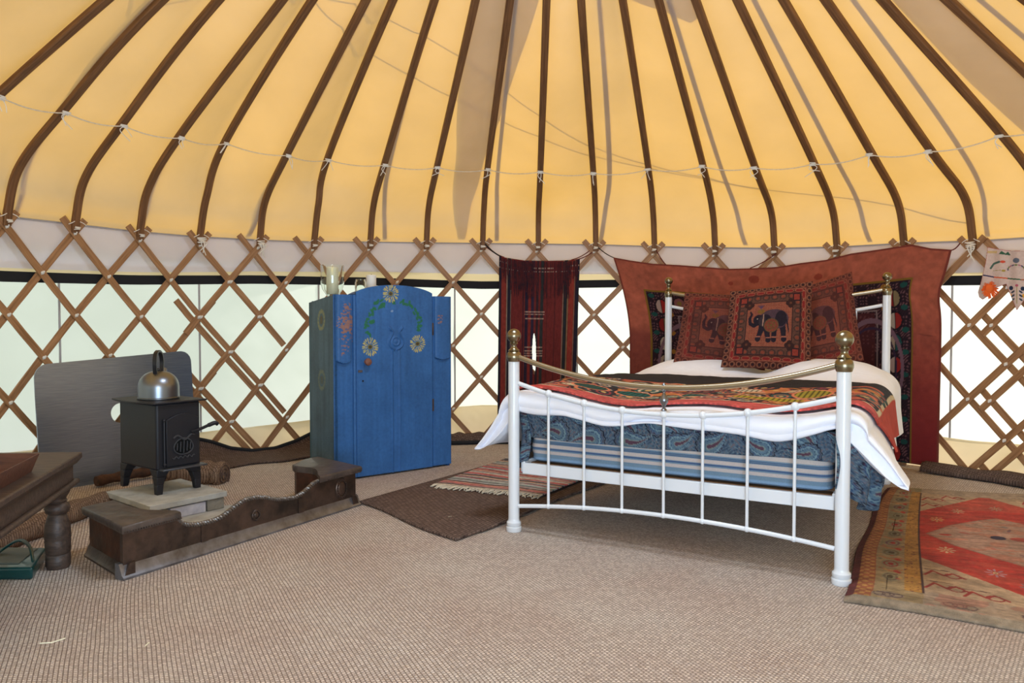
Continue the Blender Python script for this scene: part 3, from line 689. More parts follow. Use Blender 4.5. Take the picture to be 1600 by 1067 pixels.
def hang(name, pts_top, drop, seed, w0=.03, nf=5, nx=90, ny=60):
    P = curve(pts_top, 12); L = np.concatenate([[0], np.cumsum(np.linalg.norm(np.diff(P, axis=0), axis=1))]); nrm = []
    T = np.gradient(P, axis=0); T /= np.linalg.norm(T, axis=1)[:, None]; Nn = np.cross(T, (0, 0, 1.))
    def fn(x, y):
        s = x * L[-1]; c = np.stack([np.interp(s, L, P[:, k]) for k in range(3)], 1); n = np.stack([np.interp(s, L, Nn[:, k]) for k in range(3)], 1)
        w = w0 * np.sin(x * nf * 2 * math.pi + seed + y * 1.5) * (.3 + y); d = drop(x) * y
        c = c + n * (w + .02 * np.sin(y * 3))[:, None]; c[:, 2] -= d; return c[:, 0], c[:, 1], c[:, 2]
    V, Fc, X, Y = grid(nx, ny, fn); p = Paint(X * L[-1], Y * .3, (84, 104, 124)); paisley(p, L[-1], .32)
    return part(name, V, Fc, M['cloth'], parent=sh, smooth=180, col=p.out(), solid=.006)
hang('hanging_corner', [bp(WB_ - .03, -.0, .56), bp(WB_ + .03, .03, .56), bp(WB_ + .07, .12, .56), bp(WB_ + .09, .24, .555), bp(WB_ + .05, .38, .55)], lambda x: .20 + .10 * np.sin(np.clip(x * 1.25, 0, 1) * math.pi) ** 1.5 , 1.0, .022, 4)
hang('hanging_corner', [bp(.05, .02, .55), bp(-.0, .05, .55), bp(-.03, .2, .55), bp(-.02, .5, .55)], lambda x: .22 + .02 * np.sin(x * 9), .5, .010, 4)

# duvet
def duv(a, b, lift=0., wr=1.):
    """top surface of the duvet, a across (beyond the sides it hangs), b from the foot"""
    out = np.zeros((len(a), 3))
    ce = np.clip(a, 0, WB_); u = ce / WB_
    zt = .606 + .042 * np.abs(2 * u - 1) ** 2.2 * (1 - sm(b, .5, 1.3)) + .040 * sm(b, .25, 1.25)
    zt = zt + .012 * np.sin(a * 8.5 + .6) * (1 - sm(b, .3, .8)) + wr * .016 * (fbm(a * 4, b * 4, 11) - .5) + wr * .006 * (fbm(a * 14, b * 14, 12) - .5)
    hump = np.exp(-((a - .34) / .33) ** 4 - ((b - 1.82) / .26) ** 4) * .085 + np.exp(-((a - 1.12) / .30) ** 4 - ((b - 1.80) / .27) ** 4) * .10
    zt = zt + hump
    s = np.maximum(-a, a - WB_); s = np.maximum(s, 0.); r = .085
    fl = .58 + (-.52) * sm(b, .12, .9); th = np.minimum(s / r, math.pi / 2)
    over = np.maximum(s - r * math.pi / 2, 0)
    o = r * np.sin(th) + over * fl; d = r * (1 - np.cos(th)) + over * np.sqrt(1 - np.minimum(fl, .6) ** 2 * .9)
    o = o + over * .16 * np.sin(b * 11 + 1) * .4
    nx_ = np.where(a < 0, -1., 1.)
    for i in range(len(a)):
        p = bp(ce[i], b[i], 0); q = p + BU * (o[i] * nx_[i]) * (1 if s[i] > 0 else 0); out[i] = (q[0], q[1], zt[i] - d[i])
    if lift:
        nrm = np.zeros_like(out); nrm[:, 2] = np.cos(th); nrm[:, :2] = (BU[:2][None] * (np.sin(th) * nx_ * (s > 0))[:, None])
        out = out + nrm * lift
    return out
HANG = .345
def duvet_fn(x, y):
    b = np.where(y < .09, .03, y - .06); P = duv(x, b)
    t = np.clip((.09 - y) / .09, 0, 1); hem = .075 * (.9 + .25 * np.sin(x * 6.3 + .9) + .12 * np.sin(x * 17))
    th = t * math.pi * .9
    bulge = np.sin(th) * .030; drop = (1 - np.cos(th)) * .5 * hem
    P = P - BV[None] * bulge[:, None] + BV[None] * (.03 * np.clip(t - .6, 0, 1))[:, None]
    ins = np.maximum(-x, x - WB_); ins = np.clip(ins, 0, 1) / HANG
    P[:, 2] -= drop * (1 - ins * .6); return P[:, 0], P[:, 1], P[:, 2]
def duvet_low(x, y):
    P = np.stack(duvet_fn(x, y), 1); m = WB_ / 2; e = np.clip(np.abs(x - m) / (m + HANG), 0, 1); f = np.clip(1 - e ** 10, 0, 1) ** .5 * np.clip(np.minimum(y / .10, (2.03 - y) / .06), 0, 1) ** .5
    s = np.clip(np.maximum(-x, x - WB_) / .13, 0, 1) * math.pi / 2 * .8; sg = np.where(x < m, -1., 1.); t = (.052 + .03 * sm(s, 0, 1)) * f * (1 + .5 * fbm(x * 3, y * 3, 21) * (s > 0))
    P[:, 2] -= t * np.cos(s); P[:, :2] -= BU[None, :2] * (t * np.sin(s) * sg)[:, None]; P += BV[None] * (t * .35 * np.clip(1 - y / .12, 0, 1))[:, None]
    return P[:, 0], P[:, 1], P[:, 2]
Vt, Ft, X, Y = grid(210, 170, duvet_fn, -HANG, WB_ + HANG, 0, 2.03); Vl, Fl, X, Y = grid(210, 170, duvet_low, -HANG, WB_ + HANG, 0, 2.03)
V, Fc = join((Vt, Ft), (Vl, [tuple(reversed(f)) for f in Fl]))
dv = part('duvet', V, Fc, M['linen'], smooth=180, loc=bp(.71, 1, .6)); tagp(dv, 'puffy white duvet spread over the mattress, corners hanging at the foot', 'duvet')

# patchwork throw
def throw_b(x, y):
    f0 = .085 + .045 * np.abs(np.sin(x * 5 + .4)) + .38 * sm(x, WB_ + .05, WB_ + .30) + .1 * sm(-x, .1, .3); b1 = 1.21 + .02 * np.sin(x * 3); return f0 + (b1 - f0) * y
V, Fc, X, Y = grid(420, 260, lambda x, y: tuple(duv(x, throw_b(x, y), .011).T), -.30, WB_ + .285, 0, 1)
BB = throw_b(X, Y)
p = Paint(X, BB, (184, 78, 72)); n1 = fbm(X * 50, BB * 120, 3); p.c = p.c * (1 + (n1[:, None] - .5) * .5)
x0t, x1t, y0t, y1t = -.10, WB_ + .09, .25, .82
p.rect(x0t - .02, x1t + .02, y0t - .0, 1.3, (196, 180, 150)).rect(x0t, x1t, y0t + .012, 1.3, (30, 24, 28))
rnd = random.Random(9)
p.rect(x0t + .02, x1t - .02, y0t + .03, y1t, (168, 84, 62)); 
for k in range(190):
    cx, cy = rnd.uniform(x0t + .03, x1t - .03), rnd.uniform(y0t + .05, y1t - .02); w, h = rnd.uniform(.03, .075), rnd.uniform(.025, .07)
    base = rnd.choice([(40, 30, 44), (34, 78, 74), (150, 60, 50), (196, 176, 140), (90, 40, 60), (176, 112, 52), (40, 36, 48), (60, 40, 56), (22, 66, 70)]); rot = rnd.uniform(0, 3)
    p.ell(cx, cy, w * 1.25, h * 1.25, rnd.choice([(40, 26, 30), (196, 110, 78), (30, 26, 32)]), rot); p.ell(cx, cy, w, h, base, rot)
    p.ring(cx, cy, w * .75, h * .75, .25, rnd.choice([(176, 96, 70), (196, 176, 150), (140, 50, 52)]), rot); p.ell(cx, cy, w * .25, h * .25, (190, 150, 90), rot)
for cx, cy, w, h, c in ((.42, .42, .085, .06, (20, 84, 78)), (.72, .46, .07, .05, (22, 84, 78)), (1.05, .44, .16, .06, (158, 142, 40)), (.20, .40, .09, .05, (30, 74, 66)), (1.22, .60, .08, .09, (150, 134, 44)), (.9, .7, .07, .05, (190, 176, 150))):
    p.ell(cx, cy, w * 1.15, h * 1.2, (206, 120, 84)).ell(cx, cy, w, h, c); p.fill((p.q(cx, cy, w, h) < 1) & (np.sin(X * 260) > .3), tuple(v * .55 for v in c))
p.rect(x0t + .0, x1t - .0, y1t, 1.3, (30, 25, 30)); p.rect(-.3, x0t - .02, 0, 2, (172, 66, 56)).rect(x1t + .02, 3, 0, 2, (178, 66, 52))
p.ell(.06, .16, .05, .03, (170, 20, 16)); p.mottle(.10, 40, 3)
p.c = p.c * (1 + .25 * (np.sin(X * 300) * np.sin(BB * 300))[:, None] * .5)
th = part('patchwork_throw', V, Fc, M['cloth'], smooth=180, col=p.out(), solid=.008, soff=1, loc=bp(.71, .6, .65)); tagp(th, 'coral red patchwork throw with embroidered patches and black band across the bed', 'throw')
# grey blanket edge below the duvet at the left side
P0 = curve([bp(-.10, .12, .42), bp(-.15, .3, .40), bp(-.14, .6, .38), bp(-.1, .9, .38)], 8)
V, Fc, X, Y = grid(40, 14, lambda x, y: tuple(np.stack([np.interp(x, np.linspace(0, 1, len(P0)), P0[:, k]) for k in range(3)], 0) + np.stack([.012 * np.sin(x * 30), 0 * x, -.16 * y - .03 * x + .012 * np.sin(x * 8)], 0)))
pb = Paint(X, Y, (128, 120, 112)); pb.fill(np.sin(X * 160) > .2, (104, 96, 90)); tagp(part('grey_blanket', V, Fc, M['cloth'], smooth=180, col=pb.out(), solid=.008, loc=bp(-.1, .4, .3)), 'grey ribbed blanket edge hanging below the duvet at the left bedside', 'blanket')

# elephant cushions
def elephant_paint(X, Y):
    p = Paint(X, Y, (92, 46, 38)); D = (46, 28, 34); RU = (130, 66, 50); OR = (152, 90, 68); DK = (62, 44, 42)
    p.mottle(.2, 26, 1)
    for k in range(13):   # chain of rings round the edge
        t = .04 + k * .077
        for cx, cy in ((t, .035), (t, .965), (.035, t), (.965, t)): p.ring(cx, cy, .033, .033, .34, (146, 96, 74)).ell(cx, cy, .014, .014, D)
    p.frame(.075, .925, .075, .925, .012, (150, 84, 66))
    for k in range(7):
        t = .15 + k * .115
        for cx, cy, rx, ry in ((t, .105, .045, .018), (t, .895, .045, .018), (.105, t, .018, .045), (.895, t, .018, .045)): p.ell(cx, cy, rx * 1.15, ry * 1.3, (166, 104, 80)).ell(cx, cy, rx, ry, (140, 42, 40))
    p.frame(.14, .86, .14, .86, .012, D); p.rect(.152, .848, .152, .848, (100, 66, 54))
    for k in range(6):
        t = .25 + k * .1
        for cx, cy in ((t, .175), (t, .825), (.175, t), (.825, t)): p.ring(cx, cy, .042, .036, .22, DK).ell(cx, cy, .022, .018, (140, 70, 52))
    for cx in (.19, .81):
        for cy in (.19, .81): p.rect(cx - .045, cx + .045, cy - .045, cy + .045, D).rect(cx - .034, cx + .034, cy - .034, cy + .034, (150, 60, 48))
    p.frame(.232, .768, .232, .768, .012, D); p.rect(.244, .756, .244, .756, OR)
    dots = (np.hypot((X * 34) % 1 - .5, (Y * 34) % 1 - .5) < .2) & (X > .25) & (X < .75) & (Y > .25) & (Y < .75); p.fill(dots, (150, 58, 50), .8)
    for cx, cy in ((.26, .26), (.74, .26), (.26, .74), (.74, .74)):
        for a, b in ((0, 0), (.03, 0), (-.03, 0), (0, .03), (0, -.03)): p.ell(cx + a, cy + b, .028, .028, (58, 34, 32))
        p.ell(cx, cy, .016, .016, (104, 60, 44))
    E = (38, 30, 42); G_ = (84, 62, 72)
    def q(x, y): return (.244 + x * .512, .244 + y * .512)
    def L(pts, w, c, w2=None): p.line([q(*t) for t in pts], w * .512, c, None if w2 is None else w2 * .512)
    def El(x, y, rx, ry, c, rot=0): p.ell(*q(x, y), rx * .512, ry * .512, c, rot)
    for pts in ([(.36, .52), (.33, .36), (.27, .17)], [(.42, .50), (.46, .33), (.50, .15)], [(.63, .48), (.62, .34), (.62, .16)], [(.78, .52), (.82, .35), (.84, .17)]):
        L(pts, .15, E, .095); L([pts[-1], (pts[-1][0] + .0, pts[-1][1] - .01)], .12, E); L([(pts[-1][0] - .045, pts[-1][1] + .045), (pts[-1][0] + .045, pts[-1][1] + .045)], .02, (176, 110, 90))
    El(.60, .61, .33, .23, G_); El(.76, .62, .13, .18, E); El(.42, .58, .13, .15, E)
    L([(.85, .68), (.90, .55), (.93, .40), (.94, .32)], .045, E, .02)
    L([(.30, .58), (.17, .47), (.08, .52), (.06, .64), (.10, .74), (.07, .80)], .11, E, .035)
    El(.27, .60, .13, .125, E); El(.34, .58, .075, .12, (58, 46, 54), -.2); El(.235, .63, .014, .014, (200, 180, 160))
    L([(.37, .72), (.36, .46)], .022, (186, 150, 130))
    El(.55, .47, .165, .16, (132, 66, 50)); p.ring(*q(.55, .47), .165 * .512, .16 * .512, .12, (104, 82, 50)); [El(.55 + .08 * math.cos(k_ * .785), .47 + .075 * math.sin(k_ * .785), .022, .022, (108, 84, 48)) for k_ in range(8)]; El(.55, .47, .035, .035, (112, 84, 46))
    El(.31, .80, .08, .055, (130, 96, 44)); L([(.31, .82), (.30, .96)], .014, (92, 66, 90))
    for a in (-.7, -.35, 0, .35, .7): L([(.30, .88), (.30 + .11 * math.sin(a), .88 + .08 * math.cos(a))], .03, (86, 66, 92), .012)
    p.mottle(.15, 70, 2); return p
def cushion(name, label, corners, thick, seed, wr=.0, n=210, fade=0.):
    """corners TL, TR, BR, BL in the room"""
    TL, TR, BR, BL = [np.array(c, float) for c in corners]; nn = n3(np.cross(TR - BL, TL - BR)); 
    if nn[1] > 0: nn = -nn
    def surf(sgn):
        def fn(x, y):
            P = (BL[None] * ((1 - x) * (1 - y))[:, None] + BR[None] * (x * (1 - y))[:, None] + TL[None] * ((1 - x) * y)[:, None] + TR[None] * (x * y)[:, None])
            ex = np.abs(2 * x - 1); ey = np.abs(2 * y - 1); t = thick * np.clip(1 - ex ** 2.6, 0, 1) ** .55 * np.clip(1 - ey ** 2.6, 0, 1) ** .55
            c = (TL + TR + BL + BR) / 4; pull = .035 * (1 - ey ** 2 * 1.0) * ex ** 4; pull2 = .035 * (1 - ex ** 2) * ey ** 4
            P = P + (c[None] - P) * (pull * 1.0 + pull2)[:, None]
            w = wr * (np.sin((x * 3 + y * 9) + seed) * np.exp(-((y - .62 + x * .25) / .10) ** 2) * 1.0)
            return tuple((P + nn[None] * (sgn * t / 2 + w + .006 * (fbm(x * 6, y * 6, seed) - .5))[:, None]).T)
        return fn
    V, Fc, X, Y = grid(n, n, surf(1)); V2, F2, X2, Y2 = grid(n // 4, n // 4, surf(-1))
    pf = elephant_paint(X, Y); pf.fill(np.ones(len(X)), (122, 58, 48), fade); pf.c = pf.c * .80; pf.c[:, 0] *= 1.04; pb_ = Paint(X2, Y2, (96, 40, 40))
    VV, FF = join((V, Fc), (V2, [tuple(reversed(f)) for f in F2]))
    o = part(name, VV, FF, M['cloth'], smooth=180, col=np.vstack([pf.out(), pb_.out()]), loc=(BL + BR) / 2)
    return tagp(o, label, 'cushion', 'elephant cushions against the bedhead')
cushion('elephant_cushion', 'rust cushion with a dark printed elephant, in front in the middle of the three', [at(1141, 455, 4.83), at(1270, 439, 4.70), at(1268, 583, 4.56), at(1126, 574, 4.68)], .15, 1)
cushion('elephant_cushion', 'creased rust elephant cushion peeking out left of the middle cushion', [at(1070, 457, 5.10), at(1196, 460, 4.99), at(1196, 590, 4.84), at(1052, 566, 4.92)], .12, 3, wr=-.045, fade=.42)
cushion('elephant_cushion', 'faded rust elephant cushion peeking out right of the middle cushion', [at(1214, 458, 4.93), at(1331, 424, 4.80), at(1350, 563, 4.64), at(1216, 590, 4.74)], .12, 5, fade=.45)

# ------------------------------------------------------------------ cloths hanging on the trellis
def zat(px, py, r):
    """height on the wall cylinder of radius r of the surveyed sight line"""
    ph, _ = solve_phi(px, r, py); a, b = ray(px, py); A = a * a + 1; B = -2 * (a * CX + CY); Cc = CX * CX + CY * CY - r * r
    return ph, EYE + b * (-B + math.sqrt(B * B - 4 * A * Cc)) / 2 / A
# rust wall hanging
rh = RW - .065
top = [(958, 402), (985, 407), (1020, 412), (1060, 414), (1100, 417), (1140, 420), (1180, 419), (1215, 417), (1250, 411), (1290, 406), (1330, 396), (1380, 389), (1425, 382), (1455, 388), (1487, 390)]
tp = [zat(x, y, rh) for x, y in top]; tph = np.array([t[0] for t in tp]); tz = np.array([t[1] for t in tp])
phL0, phL1 = tph[0], solve_phi(984, rh, 590)[0]; phR0, phR1 = tph[-1], solve_phi(1470, rh, 600)[0]
zbot = .03
def rust_fn(x, y):      # x 0..1 across, y 0 bottom .. 1 top
    pl = phL1 + (phL0 - phL1) * np.clip((y - .55) / .45, 0, 1) ** 1.8; pr = phR1 + (phR0 - phR1) * np.clip((y - .75) / .25, 0, 1) ** 1.5 + .012 * np.exp(-((y - .74) / .05) ** 2) * 0
    pr = pr - .006 * np.exp(-((y - .80) / .09) ** 2)
    ph = pl + (pr - pl) * x; zt = np.interp(ph, tph, tz); z = zbot + (zt - zbot) * y
    w = .012 * np.sin(x * 14 + y * 2) * (.4 + .6 * (1 - y)) + .008 * np.exp(-(((x - .86) - (1 - y) * .25) / .02) ** 2) * (y > .6) * 1.0 + .010 * (fbm(x * 5, y * 4, 8) - .5)
    r = rh - w; return CX + r * np.sin(ph), CY + r * np.cos(ph), z
V, Fc, X, Y = grid(440, 300, rust_fn)
Wd, Hh = 2.42, 1.45; fcx = lambda px, y_: (solve_phi(px, rh, y_)[0] - phL1) / (phR1 - phL1) * 2.42; xx, yy = X * Wd, Y * Hh
p = Paint(xx, yy, (154, 82, 64)); p.mottle(.14, 30, 4).mottle(.10, 6, 9)
p.fill((sm(xx, 1.9, 2.05) * (1 - sm(yy, .0, 1.2))), (110, 26, 32), .85).fill((1 - sm(xx, .18, .24)) * sm(.95 - yy, 0, .1) * .55, (96, 42, 40))
for cx, cy, r in ((1.08, 1.36, .04), (1.55, 1.33, .03), (.9, 1.33, .02)): p.ell(cx, cy, r, r * .8, (110, 34, 28), 0, .5)
p.frame(0, Wd, 0, Hh, .012, (112, 52, 44))
px0, px1, pz1 = fcx(1017, 520), fcx(1428, 520), 1.235
def inpanel(m): return m
p.rect(px0, px1, 0, pz1, (150, 112, 44)).rect(px0 + .014, px1 - .014, 0, pz1 - .014, (50, 28, 40))
inn = (xx > px0 + .02) & (xx < px1 - .02) & (yy < pz1 - .02)
sw = np.sin(xx * 150 + 4 * np.sin(yy * 40)) * np.sin(yy * 150 + 4 * np.sin(xx * 45)); p.fill(inn & (sw > .45), (126, 84, 92)); p.fill(inn & (sw < -.75), (30, 20, 40))
k = 0
for side in (0, 1):
    cx = px0 + .125 if side == 0 else px1 - .125
    for j in range(9):
        cy = pz1 - .13 - j * .15; c1 = [(176, 40, 38), (150, 130, 96), (170, 44, 40), (28, 84, 84)][(j + side) % 4]; c2 = [(200, 170, 160), (150, 36, 36), (196, 176, 160), (184, 160, 140)][(j + side) % 4]
        p.ell(cx, cy, .056, .066, (34, 20, 34)).ell(cx, cy, .044, .054, c1); p.fill((p.q(cx, cy, .044, .054) < 1) & (xx < cx), c2); p.line([(cx, cy - .06), (cx, cy + .06)], .008, (30, 26, 30))
        p.ell(cx + (.07 if side else -.07), cy + .085, .026, .018, (30, 84, 80)).ell(cx - (.07 if side else -.07), cy + .085, .022, .018, (176, 120, 50))
for j in range(10):
    cx = px0 + .28 + j * .14; cy = pz1 - .10; p.ell(cx, cy, .055, .05, (34, 20, 34)).ell(cx, cy, .045, .04, (150, 92, 96)).ell(cx, cy, .02, .018, (150, 120, 60))
p.frame(px0 + .25, px1 - .25, -1, pz1 - .20, .010, (150, 126, 128)); p.rect(px0 + .27, px1 - .27, 0, pz1 - .22, (84, 34, 40))
inn = (xx > px0 + .28) & (xx < px1 - .28) & (yy < pz1 - .23); sw = np.sin(xx * 110 + 5 * np.sin(yy * 30)) * np.sin(yy * 110 + 3 * np.sin(xx * 35)); p.fill(inn & (sw > .55), (112, 60, 62))
for cx0 in (px0 + .30, px1 - .30):
    p.ring(cx0, .62, .24, .36, .10, (136, 100, 116)); p.ring(cx0, .62, .19, .30, .06, (60, 40, 70))
p.ell(px1 - .46, .78, .05, .06, (186, 130, 50)).ell(px1 - .46, .78, .02, .02, (110, 30, 30)).ell(px1 - .46, .60, .055, .06, (36, 50, 76))
p.c[(xx > px0) & (xx < px1) & (yy < pz1)] *= .74
hangr = thing('wall_hanging', pol(rh, (phL0 + phR0) / 2, 0), 'large rust red wall hanging with embroidered plum panel behind the bedhead', 'wall hanging')
part('cloth_panel', V, Fc, M['cloth'], hangr, smooth=180, col=p.out(), solid=.005)
def tie(parent, a, b, m, r=.004, sag=.01, nm='tie'):
    P = [a * (1 - t) + b * t - np.array((0, 0, sag * 4 * t * (1 - t))) for t in np.linspace(0, 1, 8)]; part(nm, *tube(P, r, 5), m, parent)
M['redcord'] = mat('dark_red_cord', (92, 30, 32), .9); M['darkcord'] = mat('dark_cord', (30, 26, 30), .9)
def wp(px, py, r): ph, z = zat(px, py, r); return pol(r, ph, z)
tie(hangr, wp(960, 403, rh), wp(934, 386, RW - .03), M['darkcord']); tie(hangr, wp(1172, 419, rh), wp(1213, 396, RW - .03), M['redcord']); tie(hangr, wp(1040, 413, rh), wp(1024, 388, RW - .03), M['redcord'])
tie(hangr, wp(1486, 391, rh), wp(1500, 380, RW - .03), M['redcord']); tie(hangr, wp(1426, 384, rh), wp(1414, 380, RW - .03), M['redcord'])

# striped runner with a slit
rr = RW - .055
top = [(780, 399), (788, 402), (800, 404), (820, 407), (850, 407.5), (880, 407), (898, 405.5), (906, 405)]
tp2 = [zat(x, y, rr) for x, y in top]; t2p = np.array([t[0] for t in tp2]); t2z = np.array([t[1] for t in tp2])
slit_c = zat(834.5, 553, rr); a0 = solve_phi(777, rr, 640)[0]; a1 = solve_phi(897, rr, 600)[0]
def run_fn(x, y):
    pl = a0 + (t2p[0] - a0) * y; pr = a1 + (t2p[-1] - a1) * y; ph = pl + (pr - pl) * x; zt = np.interp(ph, t2p, t2z); z = .09 + (zt - .09) * y
    r = rr - .008 * np.sin(x * 17 + y) * (1.1 - y) - .006 * (fbm(x * 4, y * 5, 2) - .5); return CX + r * np.sin(ph), CY + r * np.cos(ph), z
V, Fc, X, Y = grid(230, 380, run_fn)
ang = np.arctan2(V[:, 0] - CX, V[:, 1] - CY); hole = np.hypot((ang - slit_c[0]) * rr / .0165, (V[:, 2] - slit_c[1]) / .168) < 1
Fr_ = [f for f in Fc if not (hole[f[0]] and hole[f[2]])]
p = Paint(X, Y, (84, 32, 32)); RD = (92, 34, 32); NV = (24, 26, 38)
for x0, x1, c in ((0, .03, NV), (.035, .09, (104, 40, 34)), (.095, .105, (110, 96, 84)), (.105, .145, NV), (.145, .155, (88, 80, 72)), (.30, .315, (50, 24, 32)), (.33, .37, (28, 24, 40)), (.375, .40, (96, 34, 32)), (.41, .445, (34, 28, 46)), (.47, .50, (38, 28, 34)), (.52, .56, (34, 38, 40)), (.60, .61, (60, 26, 28)), (.70, .71, (52, 24, 28)), (.80, .81, (106, 92, 80)), (.815, .855, (26, 32, 36)), (.86, .87, (100, 84, 60)), (.875, .935, (110, 42, 34)), (.94, .95, (104, 92, 70)), (.955, 1., NV)):
    p.rect(x0, x1, 0, 1, c)
p.fill(np.sin(X * 420) > .3, (60, 24, 28), .25)
for y0, xa, xb in ((.955, .42, .68), (.935, 0, 1.), (.97, 0, .1), (.965, .88, 1.), (.70, .33, .58), (.685, .33, .58), (.70 - .21, .33, .56), (.47, .33, .56), (.455, .33, .56), (.44, .33, .56), (.66, .34, .57)):
    m = (X > xa) & (X < xb) & (np.abs(Y - y0) < .0035) & (np.sin(X * 330 + y0 * 80) > -.4); p.fill(m, (140, 116, 106))
p.mottle(.14, 60, 3); p.c = p.c * 1.22
run = thing('striped_runner', pol(rr, (a0 + a1) / 2, .09), 'dark red and navy striped runner with a slit, hanging left of the bed', 'runner')
part('woven_panel', V, Fr_, M['cloth'], run, smooth=180, col=p.out(), solid=.004)
L = []; rnd = random.Random(3)
for k in range(170):
    x = rnd.uniform(.02, .98); y1 = .985; ph = float(t2p[0] + (t2p[-1] - t2p[0]) * x); z = float(np.interp(ph, t2p, t2z)) - .01; ln = rnd.uniform(.17, .30) if .13 < x < .86 else rnd.uniform(.05, .2)
    if .42 < x < .70 and rnd.random() < .75: continue
    L.append(tube([pol(rr - .010 - rnd.uniform(0, .006), ph + rnd.uniform(-.002, .002) * q, z - ln * q) for q in (0, .5, 1)], .0028, 4))
part('fringe', *join(*L), mat('dark_red_fringe', (84, 26, 32), .95, c2=(40, 20, 34), vscale=40), run)
tie(run, wp(781, 400, rr), wp(758, 381, RW - .03), M['darkcord'], .006); tie(run, wp(788, 402, rr), wp(760, 386, RW - .03), M['redcord'], .004)
tie(run, wp(893, 406, rr), wp(921, 392, RW - .03), M['redcord'], .004); tie(run, wp(899, 406, rr), wp(926, 394, RW - .03), M['redcord'], .004)

# embroidered pennant
rp = RW - .035
out_px = [(1543, 386), (1572, 391), (1600, 392), (1640, 393), (1655, 392), (1660, 440), (1668, 462), (1660, 470), (1648, 458), (1628, 446), (1613, 452), (1589, 485), (1572, 444), (1556, 450), (1544, 463), (1536, 468), (1530, 464), (1528, 456), (1533, 440), (1540, 410)]
V, Fc, X, Y = grid(280, 200, lambda x, y: (x, y, x * 0), 1526, 1670, 384, 487)
msk = Paint(X, Y, (0, 0, 0)).poly(out_px, (1, 1, 1)).c[:, 0] > .5
W_ = np.array([wp(x, y, rp) for x, y in zip(X, Y)]); rad = rp - .006 * np.sin(X * .25); 
p = Paint(X, Y, (206, 184, 176)); p.line(out_px + out_px[:1], 1.6, (176, 90, 100))
p.rect(1543, 1558, 392, 395.5, (196, 164, 96), .7).poly([(1561, 397), (1565, 392), (1571, 396), (1575, 393), (1580, 399)], (52, 92, 74))
p.line([(1548, 419), (1553, 412), (1562, 409)], 3.2, (74, 100, 90)).ell(1567, 409, 4, 2, (206, 82, 60)).line([(1552, 423), (1564, 422)], .8, (150, 140, 60)).ell(1568, 423, 3, 1.6, (160, 140, 60))
p.ell(1588, 407, 5, 4, (96, 104, 120))
for k in range(9): t = (k - 4) * .38; p.ell(1588 + 13 * math.sin(t), 421 - 7 * math.cos(t), 2.4, 1.2, [(92, 84, 110), (110, 120, 70), (170, 110, 120)][k % 3], t)
p.line([(1537, 430), (1554, 433)], 2.0, (44, 44, 84)).line([(1554, 433), (1575, 435)], 2.0, (206, 96, 64)).line([(1575, 435), (1596, 437)], 2.0, (46, 90, 64)).line([(1596, 437), (1640, 438)], 2.0, (170, 100, 70))
p.ell(1580, 450, 3.4, 3.4, (40, 50, 74)).ell(1598, 451, 3.4, 3.4, (40, 50, 74)).ell(1578, 461, 3.4, 3, (220, 146, 80)).ell(1600, 462, 3.4, 3, (220, 160, 60)).line([(1589, 445), (1589, 474)], 1., (150, 140, 70)).ell(1589, 446, 2.5, 2, (180, 90, 110))
for k in range(6): p.ell(1589 + (6 if k % 2 else -6), 456 + (k // 2) * 6, 3.4, 1.4, (54, 66, 84), .6 if k % 2 else -.6)
p.mottle(.05, .4, 2)
Fk = [f for f in Fc if msk[f[0]] and msk[f[2]]]; Wn = W_.copy(); Wn[:, 0] += (-.006 * np.sin(X * .25)) * .7; Wn[:, 1] += -.006 * np.sin(X * .25)
used = np.zeros(len(X), bool)
for f in Fk: used[list(f)] = True
idx = np.cumsum(used) - 1; pn = thing('embroidered_pennant', wp(1589, 392, rp), 'cream embroidered pennant with pointed flaps hanging on the trellis', 'pennant')
part('cloth_panel', Wn[used], [tuple(int(idx[i]) for i in f) for f in Fk], M['cloth'], pn, smooth=180, col=p.out()[used], solid=.004)
c = wp(1545, 451, rp - .02); L = [sphere(c, .03, 12, 8, (1, .6, 1))]; rnd = random.Random(2)
for k in range(90):
    t = rnd.uniform(0, 6.28); ln = rnd.uniform(.04, .055); d = np.array((math.cos(t), -.3, math.sin(t))); L.append(tube([c, c + d * ln * .6, c + d * ln - np.array((0, 0, .008))], .0028, 4))
part('pompom', *join(*L), mat('orange_wool', (226, 104, 44), .95), pn)

# ------------------------------------------------------------------ wardrobe
wo = G(523, 753); wq = G(705, 727); wx = n3((wq - wo)); wy = np.array((-wx[1], wx[0], 0)); WW = float(np.linalg.norm(wq - wo)); WDp = .36; WH = 1.135
wf = Fr(wo, wx, wy, (0, 0, 1)); uD0 = line_u(557, wo, wx, 700); uD1 = line_u(674.5, wo, wx, 700)
ward = thing('wardrobe', wf([(WW / 2, WDp / 2, 0)])[0], 'blue painted wardrobe with arched door and yellow sunflowers', 'wardrobe')
M['wardside'] = M['painted']
def planks(p):
    p.mottle(.07, 9, 3); n = fbm(p.x * 60, p.y * 3, 5); p.c = p.c * (1 + (n[:, None] - .5) * .12); return p
def painted_panel(name, x0, x1, zf, y_f, paint, parent, nx=60, nz=220, thick=.018, relief=None, z0=.012):
    """front board of the wardrobe from z0 up to zf(x), front face at depth y_f(x)"""
    def fn(x, y):
        zt = zf(x); z = z0 + (zt - z0) * y; d = y_f(x, z) - (relief(x, z) if relief is not None else 0); return tuple(wf(np.stack([x, d, z], 1)).T)
    V, Fc, X, Y = grid(nx, nz, fn, x0, x1, 0, 1); Z = z0 + (zf(X) - z0) * Y
    p = paint(Paint(X, Z, (54, 98, 154)))
    return part(name, V, Fc, M['painted'], parent, smooth=50, col=p.out(), solid=thick, soff=-1)
